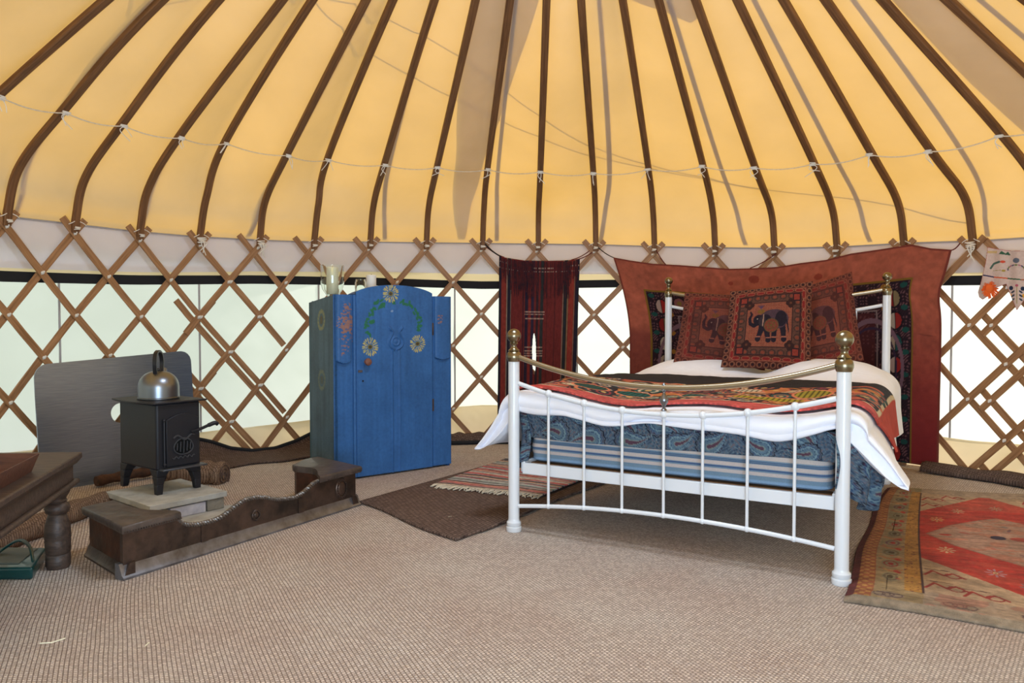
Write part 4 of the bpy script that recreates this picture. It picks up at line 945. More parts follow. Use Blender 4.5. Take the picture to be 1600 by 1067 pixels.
# carcass
def sidepaint(p):
    p.c[:] = (76, 98, 110); p.mottle(.12, 8, 2); n = fbm(p.x * 40, p.y * 2.5, 9); p.c = p.c * (1 + (n[:, None] - .5) * .3)
    p.fill((1 - sm(p.x, 0, .03)), (42, 78, 104), .8).fill(sm(p.x, WDp - .03, WDp), (40, 84, 100), .7)
    for cy, a in ((1.0, 1.), (.62, .55)):
        for k in range(14):
            t = k * 2 * math.pi / 14; p.ell(.18 + .042 * math.cos(t), cy + .055 * math.sin(t), .014, .02, (168, 160, 92), t, .35 * a)
        p.ell(.18, cy, .02, .028, (96, 84, 50), 0, .8 * a)
    return p
def side_fn(x, y): return tuple(wf(np.stack([x * 0 + .004, x, .01 + (WH - .045 * x / WDp - .01) * y], 1)).T)
V, Fc, X, Y = grid(60, 200, side_fn, .0, WDp, 0, 1); p = sidepaint(Paint(X, .01 + (WH - .01) * Y, (90, 104, 104)))
part('side_panel', V, Fc, M['painted'], ward, smooth=40, col=p.out(), solid=.018, soff=1)
def flat(nm, bx, c=(48, 92, 148)):
    V, Fc = bx; p = Paint(V[:, 0] * 0, V[:, 2], c); return part(nm, V, Fc, M['painted'], ward, smooth=0, col=p.out(), bev=.003)
V, Fc = box(WW - .022, WW - .004, .012, WDp, 0, WH - .005, wf); part('side_panel', V, Fc, M['painted'], ward, smooth=0, col=Paint(V[:, 0], V[:, 2], (46, 90, 146)).out(), bev=.002)
flat('back_panel', box(.01, WW - .01, WDp - .012, WDp, .02, WH - .045, wf)); flat('base_panel', box(.02, WW - .02, .02, WDp - .015, .03, .05, wf))
nA = 20; arcz = lambda x: WH + .078 * np.sqrt(np.clip(1 - ((x - (uD0 + uD1) / 2) / ((uD1 - uD0) / 2 + .03)) ** 2, 0, 1)) ** 1.15 - .012
xs = np.linspace(uD0, uD1, nA); O_ = [(x, float(arcz(x)) - .012) for x in xs] + [(x, float(arcz(x)) - .028) for x in xs[::-1]]
V, Fc = prism(O_, .012, .10, wf); part('top_board', V, Fc, M['painted'], ward, col=Paint(V[:, 0], V[:, 2], (48, 92, 148)).out())
V, Fc = box(.018, WW - .022, .02, WDp - .012, WH - .05, WH - .035, wf); part('top_board', V, Fc, M['painted'], ward, smooth=0, col=Paint(V[:, 0], V[:, 2], (48, 92, 148)).out())
yL = lambda x, z: x * 0 + .0
def worn(p, cx, cy, rx, ry, seed, thr=.45):
    n = fbm(p.x * 70, p.y * 130, seed, 3); q = p.q(cx, cy, rx, ry); p.fill((n > thr + q * .22) & (q < 1.3), (138, 104, 98)); return p
def lp(p):
    planks(p); worn(p, .085, .96, .055, .075, 3, .34); worn(p, .08, 1.07, .03, .05, 6, .52); worn(p, .06, .83, .035, .06, 7, .52); worn(p, .13, .86, .02, .03, 9, .5); return p
SZ = .735
zfl = lambda x: x * 0 + WH
def bulge(x0, x1):
    def f(x, z):
        u = (x - x0) / (x1 - x0); scal = SZ + .018 * (1 - 4 * (u - .5) ** 2) * -1
        return .020 * np.clip(1 - (2 * u - 1) ** 4, 0, 1) ** .5 * (z > scal)
    return f
painted_panel('side_front', .0, uD0 - .022, zfl, yL, lp, ward, 60, 260, relief=bulge(.012, uD0 - .03), thick=.012)
def rp_(p): planks(p); worn(p, uD1 + .06, .985, .02, .03, 4, .40); return p
painted_panel('side_front', uD1 + .012, WW, zfl, yL, rp_, ward, 60, 260, relief=bulge(uD1 + .02, WW - .008), thick=.012)
V, Fc = tube([wf([(uD0 - .010, .0, z)])[0] for z in (.012, WH)], .0115, 10); part('stile', V, Fc, M['painted'], ward, col=Paint(V[:, 0], V[:, 2], (54, 98, 154)).out())
dcx = (uD0 + uD1) / 2
def doorpaint(p):
    planks(p)
    def g(px, py): # door coordinates of a surveyed point
        u = line_u(px, wo, wx, py); Yd = wo[1] + u * wx[1]; return u, EYE + ray(px, py)[1] * Yd
    rnd = random.Random(4)
    for pts in ([(596, 478), (585, 483), (577, 492), (572, 505), (570, 517)], [(592, 470), (582, 472)], [(580, 500), (584, 508)], [(626, 472), (636, 474), (645, 482), (651, 493), (655, 503), (654, 512), (653, 520)], [(600, 476), (622, 470)], [(572, 520), (578, 524)]):
        for k in range(len(pts) - 1):
            for t in (0, .5):
                x = pts[k][0] * (1 - t) + pts[k + 1][0] * t; y = pts[k][1] * (1 - t) + pts[k + 1][1] * t; cx, cy = g(x, y)
                for j in range(2): p.ell(cx + rnd.uniform(-.014, .014), cy + rnd.uniform(-.012, .012), rnd.uniform(.011, .018), rnd.uniform(.006, .010), (42, 106, 74), rnd.uniform(0, 3), .85)
    for fx, fy in ((609, 459), (577, 542), (651, 537)):
        cx, cy = g(fx, fy); R = .058
        for ringk, (r0, r1, n) in enumerate(((.35, .66, 13), (.62, 1.0, 22))):
            for k in range(n):
                t = (k + .5 * ringk) * 2 * math.pi / n + rnd.uniform(-.08, .08); rm = (r0 + r1) / 2 * R * rnd.uniform(.94, 1.06); p.ell(cx + rm * math.cos(t), cy + rm * math.sin(t), (r1 - r0) / 2 * R * 1.0, .0040 if ringk == 0 else .0046, rnd.choice([(176, 168, 110), (186, 170, 96), (150, 154, 118)]), t)
        p.ell(cx, cy, .018, .016, (120, 120, 72)).ell(cx, cy, .012, .010, (76, 64, 48))
    cx, cy = g(611, 486); p.ell(cx, cy, .01, .007, (150, 170, 196), .4, .7)
    return p
def lyre(x, z):
    h = np.zeros_like(x); zc = .845
    d = np.hypot(x - dcx, z - zc); h = np.maximum(h, .006 * np.exp(-((d - .026) / .006) ** 2)); h = np.maximum(h, .005 * np.exp(-(d / .014) ** 2))
    for s in (-1, 1):
        P = curve([(dcx + s * .012, zc - .052), (dcx + s * .044, zc - .028), (dcx + s * .050, zc + .004), (dcx + s * .030, zc + .040), (dcx + s * .026, zc + .062), (dcx + s * .046, zc + .088), (dcx + s * .040, zc + .074)], 5)
        for k in range(len(P) - 1):
            p0, p1 = P[k], P[k + 1]; dd = p1 - p0; t = np.clip(((x - p0[0]) * dd[0] + (z - p0[1]) * dd[1]) / (dd @ dd + 1e-12), 0, 1); q = np.hypot(x - p0[0] - t * dd[0], z - p0[1] - t * dd[1]); h = np.maximum(h, .011 * np.exp(-(q / .0055) ** 2))
        h = np.maximum(h, (.009 * np.exp(-((x - dcx - s * .026) / .0045) ** 2) - .006 * np.exp(-((x - dcx - s * .036) / .0035) ** 2)) * (z < zc - .055))
    return h
painted_panel('door', uD0, uD1, lambda x: arcz(x), lambda x, z: x * 0 - .012, doorpaint, ward, 240, 520, relief=lyre, thick=.020)
door_o = [o for o in ward.children if o.name.startswith('door')][0]
def wpt(px, py, dy=-.03): u = line_u(px, wo, wx, py); Yd = wo[1] + u * wx[1]; return wf([(u, dy, EYE + ray(px, py)[1] * Yd)])[0]
kf = lambda c: Fr(c, wx, (0, 0, 1), -wy)
part('door_knob', *lathe([(.012, 0), (.010, .012), (.020, .022), (.024, .032), (.020, .042), (.006, .047)], 18, kf(wpt(570, 565, -.012))), mat('brown_wood_knob', (118, 78, 66), .4), door_o)
part('latch', *box(-.014, .014, -.006, .008, 0, .006, kf(wpt(561, 580, -.012))), M['steel'], door_o); part('keyhole', *lathe([(.006, 0), (.006, .003)], 10, kf(wpt(565.5, 595, -.012))), M['black'], door_o)
for zz_ in (.92, .42): V, Fc = tube([wf([(uD1 + .004, -.012, z)])[0] for z in (zz_ - .04, zz_ + .04)], .006, 8); part('hinge', V, Fc, M['pewter'], ward)

# glass candle holders on the wardrobe
def glass_lathe(prof, th=.0035, n=28, fr=W0):
    inner = [(max(.0005, r - th), z + (th if i == 0 else 0)) for i, (r, z) in enumerate(prof)]; return lathe(prof + inner[::-1], n, fr)
hc = np.array((*(at(519.5, 459, 4.93)[:2]), WH - .032)); t = thing('hurricane_candle', hc, 'large clear glass hurricane vase holding a cream candle, on the wardrobe', 'candle holder')
part('glass_vase', *glass_lathe([(.045, 0), (.042, .008), (.024, .018), (.040, .035), (.064, .07), (.073, .11), (.072, .16), (.074, .222)], .003, 32, Fr(hc)), M['glass'], t)
part('candle', *lathe([(.037, .040), (.037, .205), (.033, .208), (.004, .200)], 24, Fr(hc)), M['wax'], t); part('wick', *tube([hc + (0, 0, .2), hc + (.002, 0, .215)], .0015, 5), M['black'], t)
jc = np.array((*(at(563.5, 459, 5.02)[:2]), WH - .034)); t = thing('glass_jar', jc, 'short clear glass jar candle between hurricane vase and door arch', 'jar')
part('glass_body', *glass_lathe([(.036, 0), (.036, .12), (.032, .128), (.032, .140)], .004, 24, Fr(jc)), M['glass'], t); part('candle', *lathe([(.028, .006), (.028, .06), (.003, .058)], 20, Fr(jc)), M['waxw'], t)
cc = np.array((*(at(580, 459, 5.10)[:2]), WH - .034)); t = thing('pillar_candle', cc, 'white pillar candle half hidden behind the wardrobe door arch', 'candle')
part('wax_body', *lathe([(.033, 0), (.033, .168), (.029, .172), (.004, .160)], 24, Fr(cc)), M['waxw'], t); part('wick', *tube([cc + (0, 0, .158), cc + (.002, 0, .178)], .0015, 5), M['black'], t)

# ------------------------------------------------------------------ fireboard, stove, kettle, hearth
b0 = np.array((-2.665, 4.385, 0)); b1 = np.array((-2.105, 5.19, 0)); bx = n3(b1 - b0); bn = n3((-bx[1], bx[0], 0)); lean = .06; bz = n3(bn * lean + np.array((0, 0, .74)))
fbf = Fr(b0 + (0, 0, .004), bx, np.cross(bz, bx), bz); Wb = float(np.linalg.norm(b1 - b0)); Hb0, Hb1 = .725, .775
ra_, rb_ = ray(188, 645); nrm_ = np.cross(bx, bz); dv_ = np.array((ra_, 1, rb_)); tt_ = ((fbf.o - np.array((0, 0, EYE))) @ nrm_) / (dv_ @ nrm_); hp = np.array((0, 0, EYE)) + dv_ * tt_
uh = float((hp - fbf.o) @ bx); zh = float((hp - fbf.o) @ bz) ; rh_ = .060
def outl(t):
    d = np.array((math.cos(t), math.sin(t))); best = 9
    c = np.array((uh, zh)); rad_ = .075
    def sdf(p):
        H = Hb0 + (Hb1 - Hb0) * np.clip(p[0] / Wb, 0, 1); q = np.abs(p - np.array((Wb / 2, H / 2))) - np.array((Wb / 2, H / 2)) + rad_
        return math.hypot(max(q[0], 0), max(q[1], 0)) + min(max(q[0], q[1]), 0) - rad_
    lo, hi = 0., 2.
    for _ in range(30):
        m_ = (lo + hi) / 2
        if sdf(c + d * m_) < 0: lo = m_
        else: hi = m_
    return c + d * lo
V = []; n = 160
for t in np.linspace(0, 2 * math.pi, n, endpoint=False): e = outl(t); i_ = np.array((uh + rh_ * math.cos(t), zh + rh_ * math.sin(t))); V += [(i_[0], 0, i_[1]), (e[0], 0, e[1])]
fbd = part('fireboard', fbf(V), [(2 * k, 2 * k + 1, (2 * k + 3) % (2 * n), (2 * k + 2) % (2 * n)) for k in range(n)], M['sheet'], smooth=0, solid=.008, loc=b0); tagp(fbd, 'brushed steel heat shield sheet leaning on the trellis behind the stove', 'heat shield')

# slab on blocks
sF = G(234, 791, .1); sL = G(165, 768, .1); sR = G(355, 767, .1); sB = sL + sR - sF
def quad_block(nm, cs, z0, z1, m, parent, loc=None, bev=.003): 
    V = [(*c[:2], z0) for c in cs] + [(*c[:2], z1) for c in cs]; return part(nm, V, [(3, 2, 1, 0), (4, 5, 6, 7), (0, 1, 5, 4), (1, 2, 6, 5), (2, 3, 7, 6), (3, 0, 4, 7)], m, parent, smooth=0, bev=bev, loc=loc)
tagp(quad_block('hearth_slab', [sF, sR, sB, sL], .072, .1, M['stone'], None, loc=(sF + sB) / 2 * (1, 1, 0)), 'pale sandstone slab raised on blocks under the stove', 'slab')
def sl_(u, v): return sF + (sR - sF) * u + (sL - sF) * v
for lab, u0, u1, v0, v1, m in (('grey concrete block under the right corner of the hearth slab', .74, .97, .02, .5, 'block'), ('grey concrete block under the left corner of the hearth slab', .05, .5, .56, .96, 'block'), ('small grey block under the front corner of the hearth slab', .03, .24, .03, .5, 'block')):
    tagp(quad_block('hearth_block', [sl_(u0, v0), sl_(u1, v0), sl_(u1, v1), sl_(u0, v1)], .0125, .07, M[m], None, loc=sl_((u0 + u1) / 2, (v0 + v1) / 2) * (1, 1, 0)), lab, 'block', 'blocks under the hearth slab')
tagp(quad_block('marble_tile', [sl_(.26, .02), sl_(.72, .02), sl_(.72, .08), sl_(.26, .08)], .0125, .066, M['tile'], None, loc=sl_(.5, .05) * (1, 1, 0)), 'white veined marble tile standing on edge under the front of the slab', 'tile')
q = [G(262, 818, .012), G(330, 838, .012), G(385, 795, .012), G(352, 785, .012)]; q = [G(250, 812, .012), G(345, 845, .012), G(408, 786, .012), G(340, 790, .012)]
tagp(quad_block('hearth_plate', q, 0, .012, M['stone'], None, loc=(q[0] + q[2]) / 2 * (1, 1, 0)), 'flat ash-dusted stone plate between slab and fender', 'plate')

# stove
fF = np.array((-1.787, 3.907, .1)); ex = n3((.143, .19, 0)); ey = n3((-.30, .225, 0)); EW, EDp = .240, .372
sv = Fr(fF, ex, ey, (0, 0, 1)); stove = thing('wood_stove', sv([(EW / 2, EDp / 2, 0)])[0], 'small black cast iron wood burning stove on four legs', 'stove')
part('body', *box(0, EW, 0, EDp, .122, .461, sv), M['iron'], stove, bev=.012, seg=3)
def plate(nm, z0, z1, ov, m, bow=.03):
    P = []
    for k in range(9): u = k / 8; P.append((-ov, -ov + (EDp + 2 * ov) * u, -bow * (1 - (2 * u - 1) ** 2)))
    o = [(p[0] + p[2], p[1]) for p in P] + [(EW + ov, EDp + ov), (EW + ov, -ov)]; n = len(o); V = [(x, y, z0) for x, y in o] + [(x, y, z1) for x, y in o]
    return part(nm, sv(V), [tuple(range(n)), tuple(range(2 * n - 1, n - 1, -1))] + [(i, i + n, (i + 1) % n + n, (i + 1) % n) for i in range(n)], m, stove, smooth=30, bev=.003)
plate('top_plate', .461, .470, .026, M['iron'])
part('ash_lip', *box(.01, EW + .012, -.045, .01, .122, .132, sv), M['ironedge'], stove, bev=.003)
for (lx, ly) in ((.0, .0), (EW, 0), (0, EDp), (EW, EDp)):
    sx = 1 if lx == 0 else -1; sy = 1 if ly == 0 else -1; L = []
    for z0, z1, w0, w1 in ((.0, .05, .030, .036), (.05, .09, .036, .048), (.09, .126, .048, .075)):
        x0 = lx - sx * .004 * (1 - z0 / .12); L.append(box(min(lx, lx + sx * w0), max(lx, lx + sx * w0), min(ly, ly + sy * w0), max(ly, ly + sy * w0), z0, z1, sv, top=(min(lx, lx + sx * w1), max(lx, lx + sx * w1), min(ly, ly + sy * w1), max(ly, ly + sy * w1))))
    part('leg', *join(*L), M['iron'], stove, bev=.003)
dx0, dx1, dz0, dz1 = .045, .225, .138, .405
O_ = [(dx0, dz0), (dx1, dz0), (dx1, dz1 - .03)] + [(dx1 - (dx1 - dx0) * k / 10, dz1 - .03 + .03 * math.sin(math.pi * k / 10)) for k in range(1, 10)] + [(dx0, dz1 - .03)]
dr = part('door', *prism(O_, -.014, 0, sv), M['iron'], stove, smooth=30, bev=.003)
gr = []
cxw, czw = .135, .235
ringp = [(cxw + .052 * math.cos(t) * (1 - .12 * math.sin(t)), czw + .042 * math.sin(t)) for t in np.linspace(0, 2 * math.pi, 33)]
gr.append(tube(sv([(x, -.017, z) for x, z in ringp]), .0035, 6, False))
gr.append(tube(sv([(cxw - .06 + .12 * k / 24, -.018, czw - .055 - .006 * math.sin(k * 1.3)) for k in range(25)]), .003, 6))
for k in range(5): x = cxw - .036 + k * .018; gr.append(tube(sv([(x, -.018, czw - .035 + .008 * abs(k - 2)), (x + .003, -.018, czw + .03 - .006 * abs(k - 2))]), .0028, 6))
gr.append(tube(sv([(cxw - .055 + .115 * k / 16, -.019, czw + .046 + .012 * math.sin(k * .55)) for k in range(17)]), .005, 6))
part('window_grille', *join(*gr), M['ironedge'], dr)
part('door_glass', *prism([(cxw + .048 * math.cos(t), czw + .038 * math.sin(t)) for t in np.linspace(0, 2 * math.pi, 24, endpoint=False)], -.0155, -.013, sv), mat('sooty_glass', (22, 24, 26), .1), dr)
P = curve([(.18, -.02, .305), (.205, -.045, .315), (.245, -.07, .335), (.275, -.08, .345), (.290, -.08, .337)], 8); part('handle', *tube(sv(P), [.008] * 16 + [.011] * (len(P) - 16), 8), M['iron'], dr)
V, Fc = tube(sv([(.036, -.010, z) for z in (.14, .385)]), .005, 8); part('hinge_rod', *join((V, Fc), sphere(sv([(.036, -.01, .15)])[0], .009, 10, 6), sphere(sv([(.036, -.01, .375)])[0], .009, 10, 6)), M['iron'], stove)
# kettle
kc = sv([(.105, .165, .470)])[0]; ke = thing('kettle', kc, 'stainless steel dome kettle with black loop handle on the stove', 'kettle')
pr = [(.098, 0), (.103, .003), (.1035, .010), (.101, .012)] + [(.1015 * math.cos(t) ** .8, .014 + .045 + .088 * math.sin(t)) for t in np.linspace(0, 1.5, 14)]; pr[3] = (.1015, .012)
part('body', *lathe(pr, 40, Fr(kc)), M['steel'], ke)
vd = n3((kc[0], kc[1], 0)); pd = np.array((vd[1], -vd[0], 0)); hd = n3(vd + pd * .28)
P = curve([kc - hd * .052 + (0, 0, .128), kc - hd * .062 + (0, 0, .19), kc - hd * .045 + (0, 0, .236), kc + (0, 0, .25), kc + hd * .045 + (0, 0, .236), kc + hd * .066 + (0, 0, .19), kc + hd * .055 + (0, 0, .128)], 8)
V, Fc, uv = bar(P, .020, .012, np.array([p_ - (kc + np.array((0, 0, .17))) for p_ in P])); part('handle', V, Fc, M['blackplastic'], ke)
sp0 = kc + hd * .075 + np.array((0, 0, .10)); part('spout', *tube([sp0, sp0 + hd * .02 + np.array((0, 0, .025)), sp0 + hd * .04 + np.array((0, 0, .05))], [.018, .015, .012], 14), M['steel'], ke)
part('lid_knob', *sphere(kc - hd * .0 + np.array((0, 0, .152)), .010, 10, 8), M['blackplastic'], ke)

# ------------------------------------------------------------------ fender
fA = G(195, 906); fB = G(561, 790); fx = n3(fB - fA); fl = float(np.linalg.norm(fB - fA)); fy = n3((-.723, .690, 0)); ff = Fr(fA, fx, fy, (0, 0, 1)); fp = n3((-fx[1], fx[0], 0)); fq = Fr(fA, fx, fp, (0, 0, 1))
fen = thing('fireside_fender', ff([(fl / 2, .1, 0)])[0], 'dark tarnished metal fireside fender with padded box seats at both ends', 'fender')
prof_px = [(281, 812), (292, 820), (303, 822), (318, 821), (331, 818), (343, 814), (356, 807), (371, 795), (387, 784), (400, 780), (412, 779), (425, 780), (437, 782), (455, 781), (469, 778), (481, 770), (490, 762), (497, 756)]
top_ = [(.006, .178), (.225, .178)]
for x, y in prof_px: u = line_u(x, fA, fx, y); Yd = fA[1] + u * fx[1]; top_.append((u, EYE + ray(x, y)[1] * Yd))
top_ = [t for t in top_[:2] if t[0] < top_[2][0] - .01] + top_[2:] + [(fl - .24, .178), (fl - .006, .178)]
part('front_panel', *prism([(.006, .05), (fl - .006, .05)] + [(u, z) for u, z in top_[::-1]], .018, .036, fq), M['pewter'], fen, smooth=20)
Pm = curve([fq([(u, .026, z + .002)])[0] for u, z in top_[1:-1]], 6); Ls = np.concatenate([[0], np.cumsum(np.linalg.norm(np.diff(Pm, axis=0), axis=1))]); st = np.arange(0, Ls[-1], .0035); Pc = np.stack([np.interp(st, Ls, Pm[:, k]) for k in range(3)], 1)
tw = [tube(Pc + np.stack([fp * math.cos(2 * math.pi * s / .026 + o) * .0065 + np.array((0, 0, 1)) * math.sin(2 * math.pi * s / .026 + o) * .0065 for s in st]), .0060, 6) for o in (0, math.pi)]
part('rope_edge', *join(*tw), mat('pewter_rope', (112, 104, 98), .4, .7), fen)
O_ = [(0, 0), (.045, 0), (.03, .018), (.022, .045), (.018, .05)]
def mould(P0, P1, e_out, nm='plinth'):
    P0 = np.array(P0); P1 = np.array(P1); V = [(P0 - e_out * 0 + e_out * 0 + (-e_out) * 0 + np.array((0, 0, z)) + (-e_out) * (.0) + (e_out * 0) + (-1) * e_out * (d - .0) * -1 * -1) for d, z in ()]
def plinth(p0, p1, outv, m):
    pr = [(-.008, 0), (-.008, .008), (.004, .018), (.014, .044), (.022, .058), (.045, .060), (.045, 0)]
    V = [p0 - outv * 0 + (-outv) * d * 1.0 + np.array((0, 0, z)) for d, z in pr] + [p1 + (-outv) * d + np.array((0, 0, z)) for d, z in pr]; n = len(pr)
    part('plinth', V, [tuple(range(n - 1, -1, -1)), tuple(range(n, 2 * n))] + [(i, (i + 1) % n, (i + 1) % n + n, i + n) for i in range(n)], m, fen, smooth=30)
plinth(fA - fx * .010, fB + fx * .010, -fp, mat('worn_pewter', (136, 138, 146), .36, .8, c2=(96, 92, 92), vscale=12))
dpt = .43
plinth(fA + fy * dpt, fA - fx * .0 - fy * .0, -fx, M['pewter']); plinth(fB + fx * .0, fB + fy * .40, fx, M['pewter'])
for e in (0, 1):
    s = 1 if e == 0 else -1; u0 = 0. if e == 0 else fl; ue = lambda d: u0 + s * d
    def P(u, v, z): return ff([(ue(u), v, z)])[0]
    # seat outline: wide at the front, narrowing with a hollow curve
    inner = [(.245, -.005), (.243, .02), (.205, .07), (.165, .13), (.14, .20), (.13, .30), (.125, dpt)] if e == 0 else [(.30, -.005), (.28, .03), (.235, .09), (.205, .15), (.203, .20), (.222, .26), (.240, .31), (.225, .35), (.15, .385), (.075, .415)]
    outer = [(-.012, dpt - (.02 if e else 0)), (-.012, -.012)]
    ol = [P(a, b, 0) for a, b in ([(inner[0][0], -.012)] + inner[1:] + outer)]; n = len(ol)
    V = []; lv = [(.178, .96), (.186, 1.02), (.200, 1.03), (.209, .98), (.211, .90)]; c = sum(ol) / n
    for z, k in lv: V += [c + (q_ - c) * (1 + (k - 1) * .35) + np.array((0, 0, z)) for q_ in ol]
    part('seat_pad', V, [tuple(range(n - 1, -1, -1)) if e == 0 else tuple(range(n))] + [(j * n + i, j * n + (i + 1) % n, (j + 1) * n + (i + 1) % n, (j + 1) * n + i) for j in range(len(lv) - 1) for i in range(n)] + [tuple(range((len(lv) - 1) * n, len(lv) * n))], M['leather'], fen, smooth=60)
    il = [P(a - .015, b, 0) for a, b in inner[1:]] + [P(.014, dpt - .012, 0), P(.014, .03, 0)]; n = len(il); V = [q_ + np.array((0, 0, .045)) for q_ in il] + [q_ + np.array((0, 0, .179)) for q_ in il]
    part('box_side', V, [tuple(range(n)), tuple(range(2 * n - 1, n - 1, -1))] + [(i, i + n, (i + 1) % n + n, (i + 1) % n) for i in range(n)], M['copper'], fen, smooth=20)
    # dotted nail edging
    nails = [sphere(P(.0 + .245 * k / 22, -.014, .184), .0035, 6, 4) for k in range(23)]; part('nail_edging', *join(*nails), M['pewter'], fen)
for u, z, a, b in ((fl - .115, .112, .040, .052), (.66, .10, .022, .022)):
    c = fq([(u, .016, z)])[0]; V, Fc = tube([c + fx * a * math.cos(t) + np.array((0, 0, b * math.sin(t))) for t in np.linspace(0, 2 * math.pi, 33)], .0045, 6, False); V2, F2 = sphere((0, 0, 0), 1, 20, 10); V2 = c + V2[:, :1] * fx * a * .62 + V2[:, 1:2] * fp * .005 + V2[:, 2:] * np.array((0, 0, b * .66))
    dots = [sphere(c + fx * a * .85 * math.cos(t) + np.array((0, 0, b * .85 * math.sin(t))) - fp * .003, .0035, 6, 4) for t in np.linspace(0, 2 * math.pi, 20, endpoint=False)]
    part('medallion', *join((V, Fc), (V2, F2), *dots), M['pewter'], fen)
for u in (.36, .92): part('joint_strap', *box(u, u + .035, .014, .019, .05, .118, fq), M['pewter'], fen, smooth=0)

# ------------------------------------------------------------------ low table at the left, tray, green case
tc_ = np.array((-1.775, 3.14, 0)); td = n3((.25, -.96, 0)); tl = n3((-.99, -.05, 0)); tf = Fr(tc_, td, tl, (0, 0, 1)); TL_, TW_ = 1.0, .62
tab = thing('low_table', tf([(TL_ / 2, TW_ / 2, 0)])[0], 'dark carved wooden low table with thick turned legs at the left edge', 'table')
part('table_top', *box(-.03, TL_ + .03, -.03, TW_ + .03, .425, .45, tf), M['tablewood'], tab, bev=.006); part('top_moulding', *box(-.012, TL_ + .012, -.012, TW_ + .012, .408, .426, tf, top=(-.026, TL_ + .026, -.026, TW_ + .026)), M['tablewood'], tab)
for a in ((.02, TL_ - .02, 0, .02), (.02, TL_ - .02, TW_ - .02, TW_), (0, .02, 0, TW_), (TL_ - .02, TL_, 0, TW_)): part('apron', *box(*a, .335, .41, tf), M['tablewood'], tab)
part('rail_moulding', *box(-.022, TL_ + .022, -.022, .0, .325, .345, tf), M['tablewood'], tab, bev=.008); part('rail_moulding', *box(-.022, .0, -.022, TW_ + .022, .325, .345, tf), M['tablewood'], tab, bev=.008)
for lx, ly in ((.05, .05), (TL_ - .05, .05), (.05, TW_ - .05), (TL_ - .05, TW_ - .05)):
    c = tf([(lx, ly, 0)])[0]
    pr = [(.040, 0), (.045, .012), (.045, .055), (.042, .058), (.045, .062), (.047, .11), (.046, .115), (.048, .12), (.046, .17), (.036, .205), (.032, .215), (.042, .225), (.047, .24), (.042, .255), (.032, .262), (.036, .27), (.032, .278), (.045, .30), (.048, .31)]
    part('leg', *join(lathe(pr, 24, Fr(c)), box(-.048, .048, -.048, .048, .31, .41, Fr(c, td, tl))), M['tablewood'], tab, smooth=50)
ty = thing('wooden_tray', tf([(.62, .28, .45)])[0], 'reddish wooden tray with sloping sides standing on the low table', 'tray')
yf = Fr(tf([(.395, .03, .4505)])[0], td, tl, (0, 0, 1)); a, b, k = .42, .34, .022
part('tray_base', *box(0, a, 0, b, 0, .008, yf), M['traywood'], ty)
def slant(x0, x1, y0, y1, ox, oy):
    V = [(x0, y0, .0), (x1, y0, 0), (x1, y1, 0), (x0, y1, 0)]
def wallp(p, q, o, nm='tray_side'):
    p, q, o = np.array(p, float), np.array(q, float), np.array(o, float); i = -o * .3; e = (q - p) / np.linalg.norm(q - p) * k
    V = [p, q, q + i * .012 / .022 * 1., p + i * .012 / .022, p + o - e + (0, 0, .062), q + o + e + (0, 0, .062), q + o + i * .5 + e + (0, 0, .062), p + o + i * .5 - e + (0, 0, .062)]
    part(nm, yf(V), [(0, 3, 2, 1), (4, 5, 6, 7), (0, 1, 5, 4), (1, 2, 6, 5), (2, 3, 7, 6), (3, 0, 4, 7)], M['traywood'], ty, smooth=0, bev=.0015)
wallp((0, 0, 0), (a, 0, 0), (0, -k, 0)); wallp((0, b, 0), (a, b, 0), (0, k, 0)); wallp((0, 0, 0), (0, b, 0), (-k, 0, 0)); wallp((a, 0, 0), (a, b, 0), (k, 0, 0))
g0 = G(51, 906); g1 = G(73, 873); g2 = np.array((g0[0] - .24, g0[1] - .01, 0)); g3 = g1 + (g2 - g0)
gc = thing('green_case', (g0 + g3) / 2, 'dark green vinyl case with a carry strap lying on the matting by the table leg', 'case')
V = [(*c[:2], z) for z in (0, .048) for c in (g0, g1, g3, g2)]; V[6] = (V[6][0], V[6][1], .055); part('shell', V, [(3, 2, 1, 0), (4, 5, 6, 7), (0, 1, 5, 4), (1, 2, 6, 5), (2, 3, 7, 6), (3, 0, 4, 7)], M['greencase'], gc, smooth=0, bev=.010, seg=3)
cm = (g0 + g1 + g2 + g3) / 4; e1 = (g1 - g0); e2 = (g2 - g0)
part('top_flap', [(*(g0 + e1 * a_ + e2 * b_)[:2], z) for z in (.046, .053) for a_, b_ in ((.15, .25), (.92, .12), (.95, .8), (.2, .9))], [(3, 2, 1, 0), (4, 5, 6, 7), (0, 1, 5, 4), (1, 2, 6, 5), (2, 3, 7, 6), (3, 0, 4, 7)], M['greentop'], gc, smooth=0, bev=.003)
for o in (0, .05): part('strap', *tube(curve([g0 + e1 * (.25 + o) + e2 * .05 + (0, 0, .045), g0 + e1 * (.55 + o) + e2 * .18 + (0, 0, .085), g0 + e1 * (.75 + o) + e2 * .4 + (0, 0, .095), g0 + e1 * (.72 - o) + e2 * .62 + (0, 0, .07), g0 + e1 * .5 + e2 * .72 + (0, 0, .055)], 8), .005, 8), M['greencase'], gc)

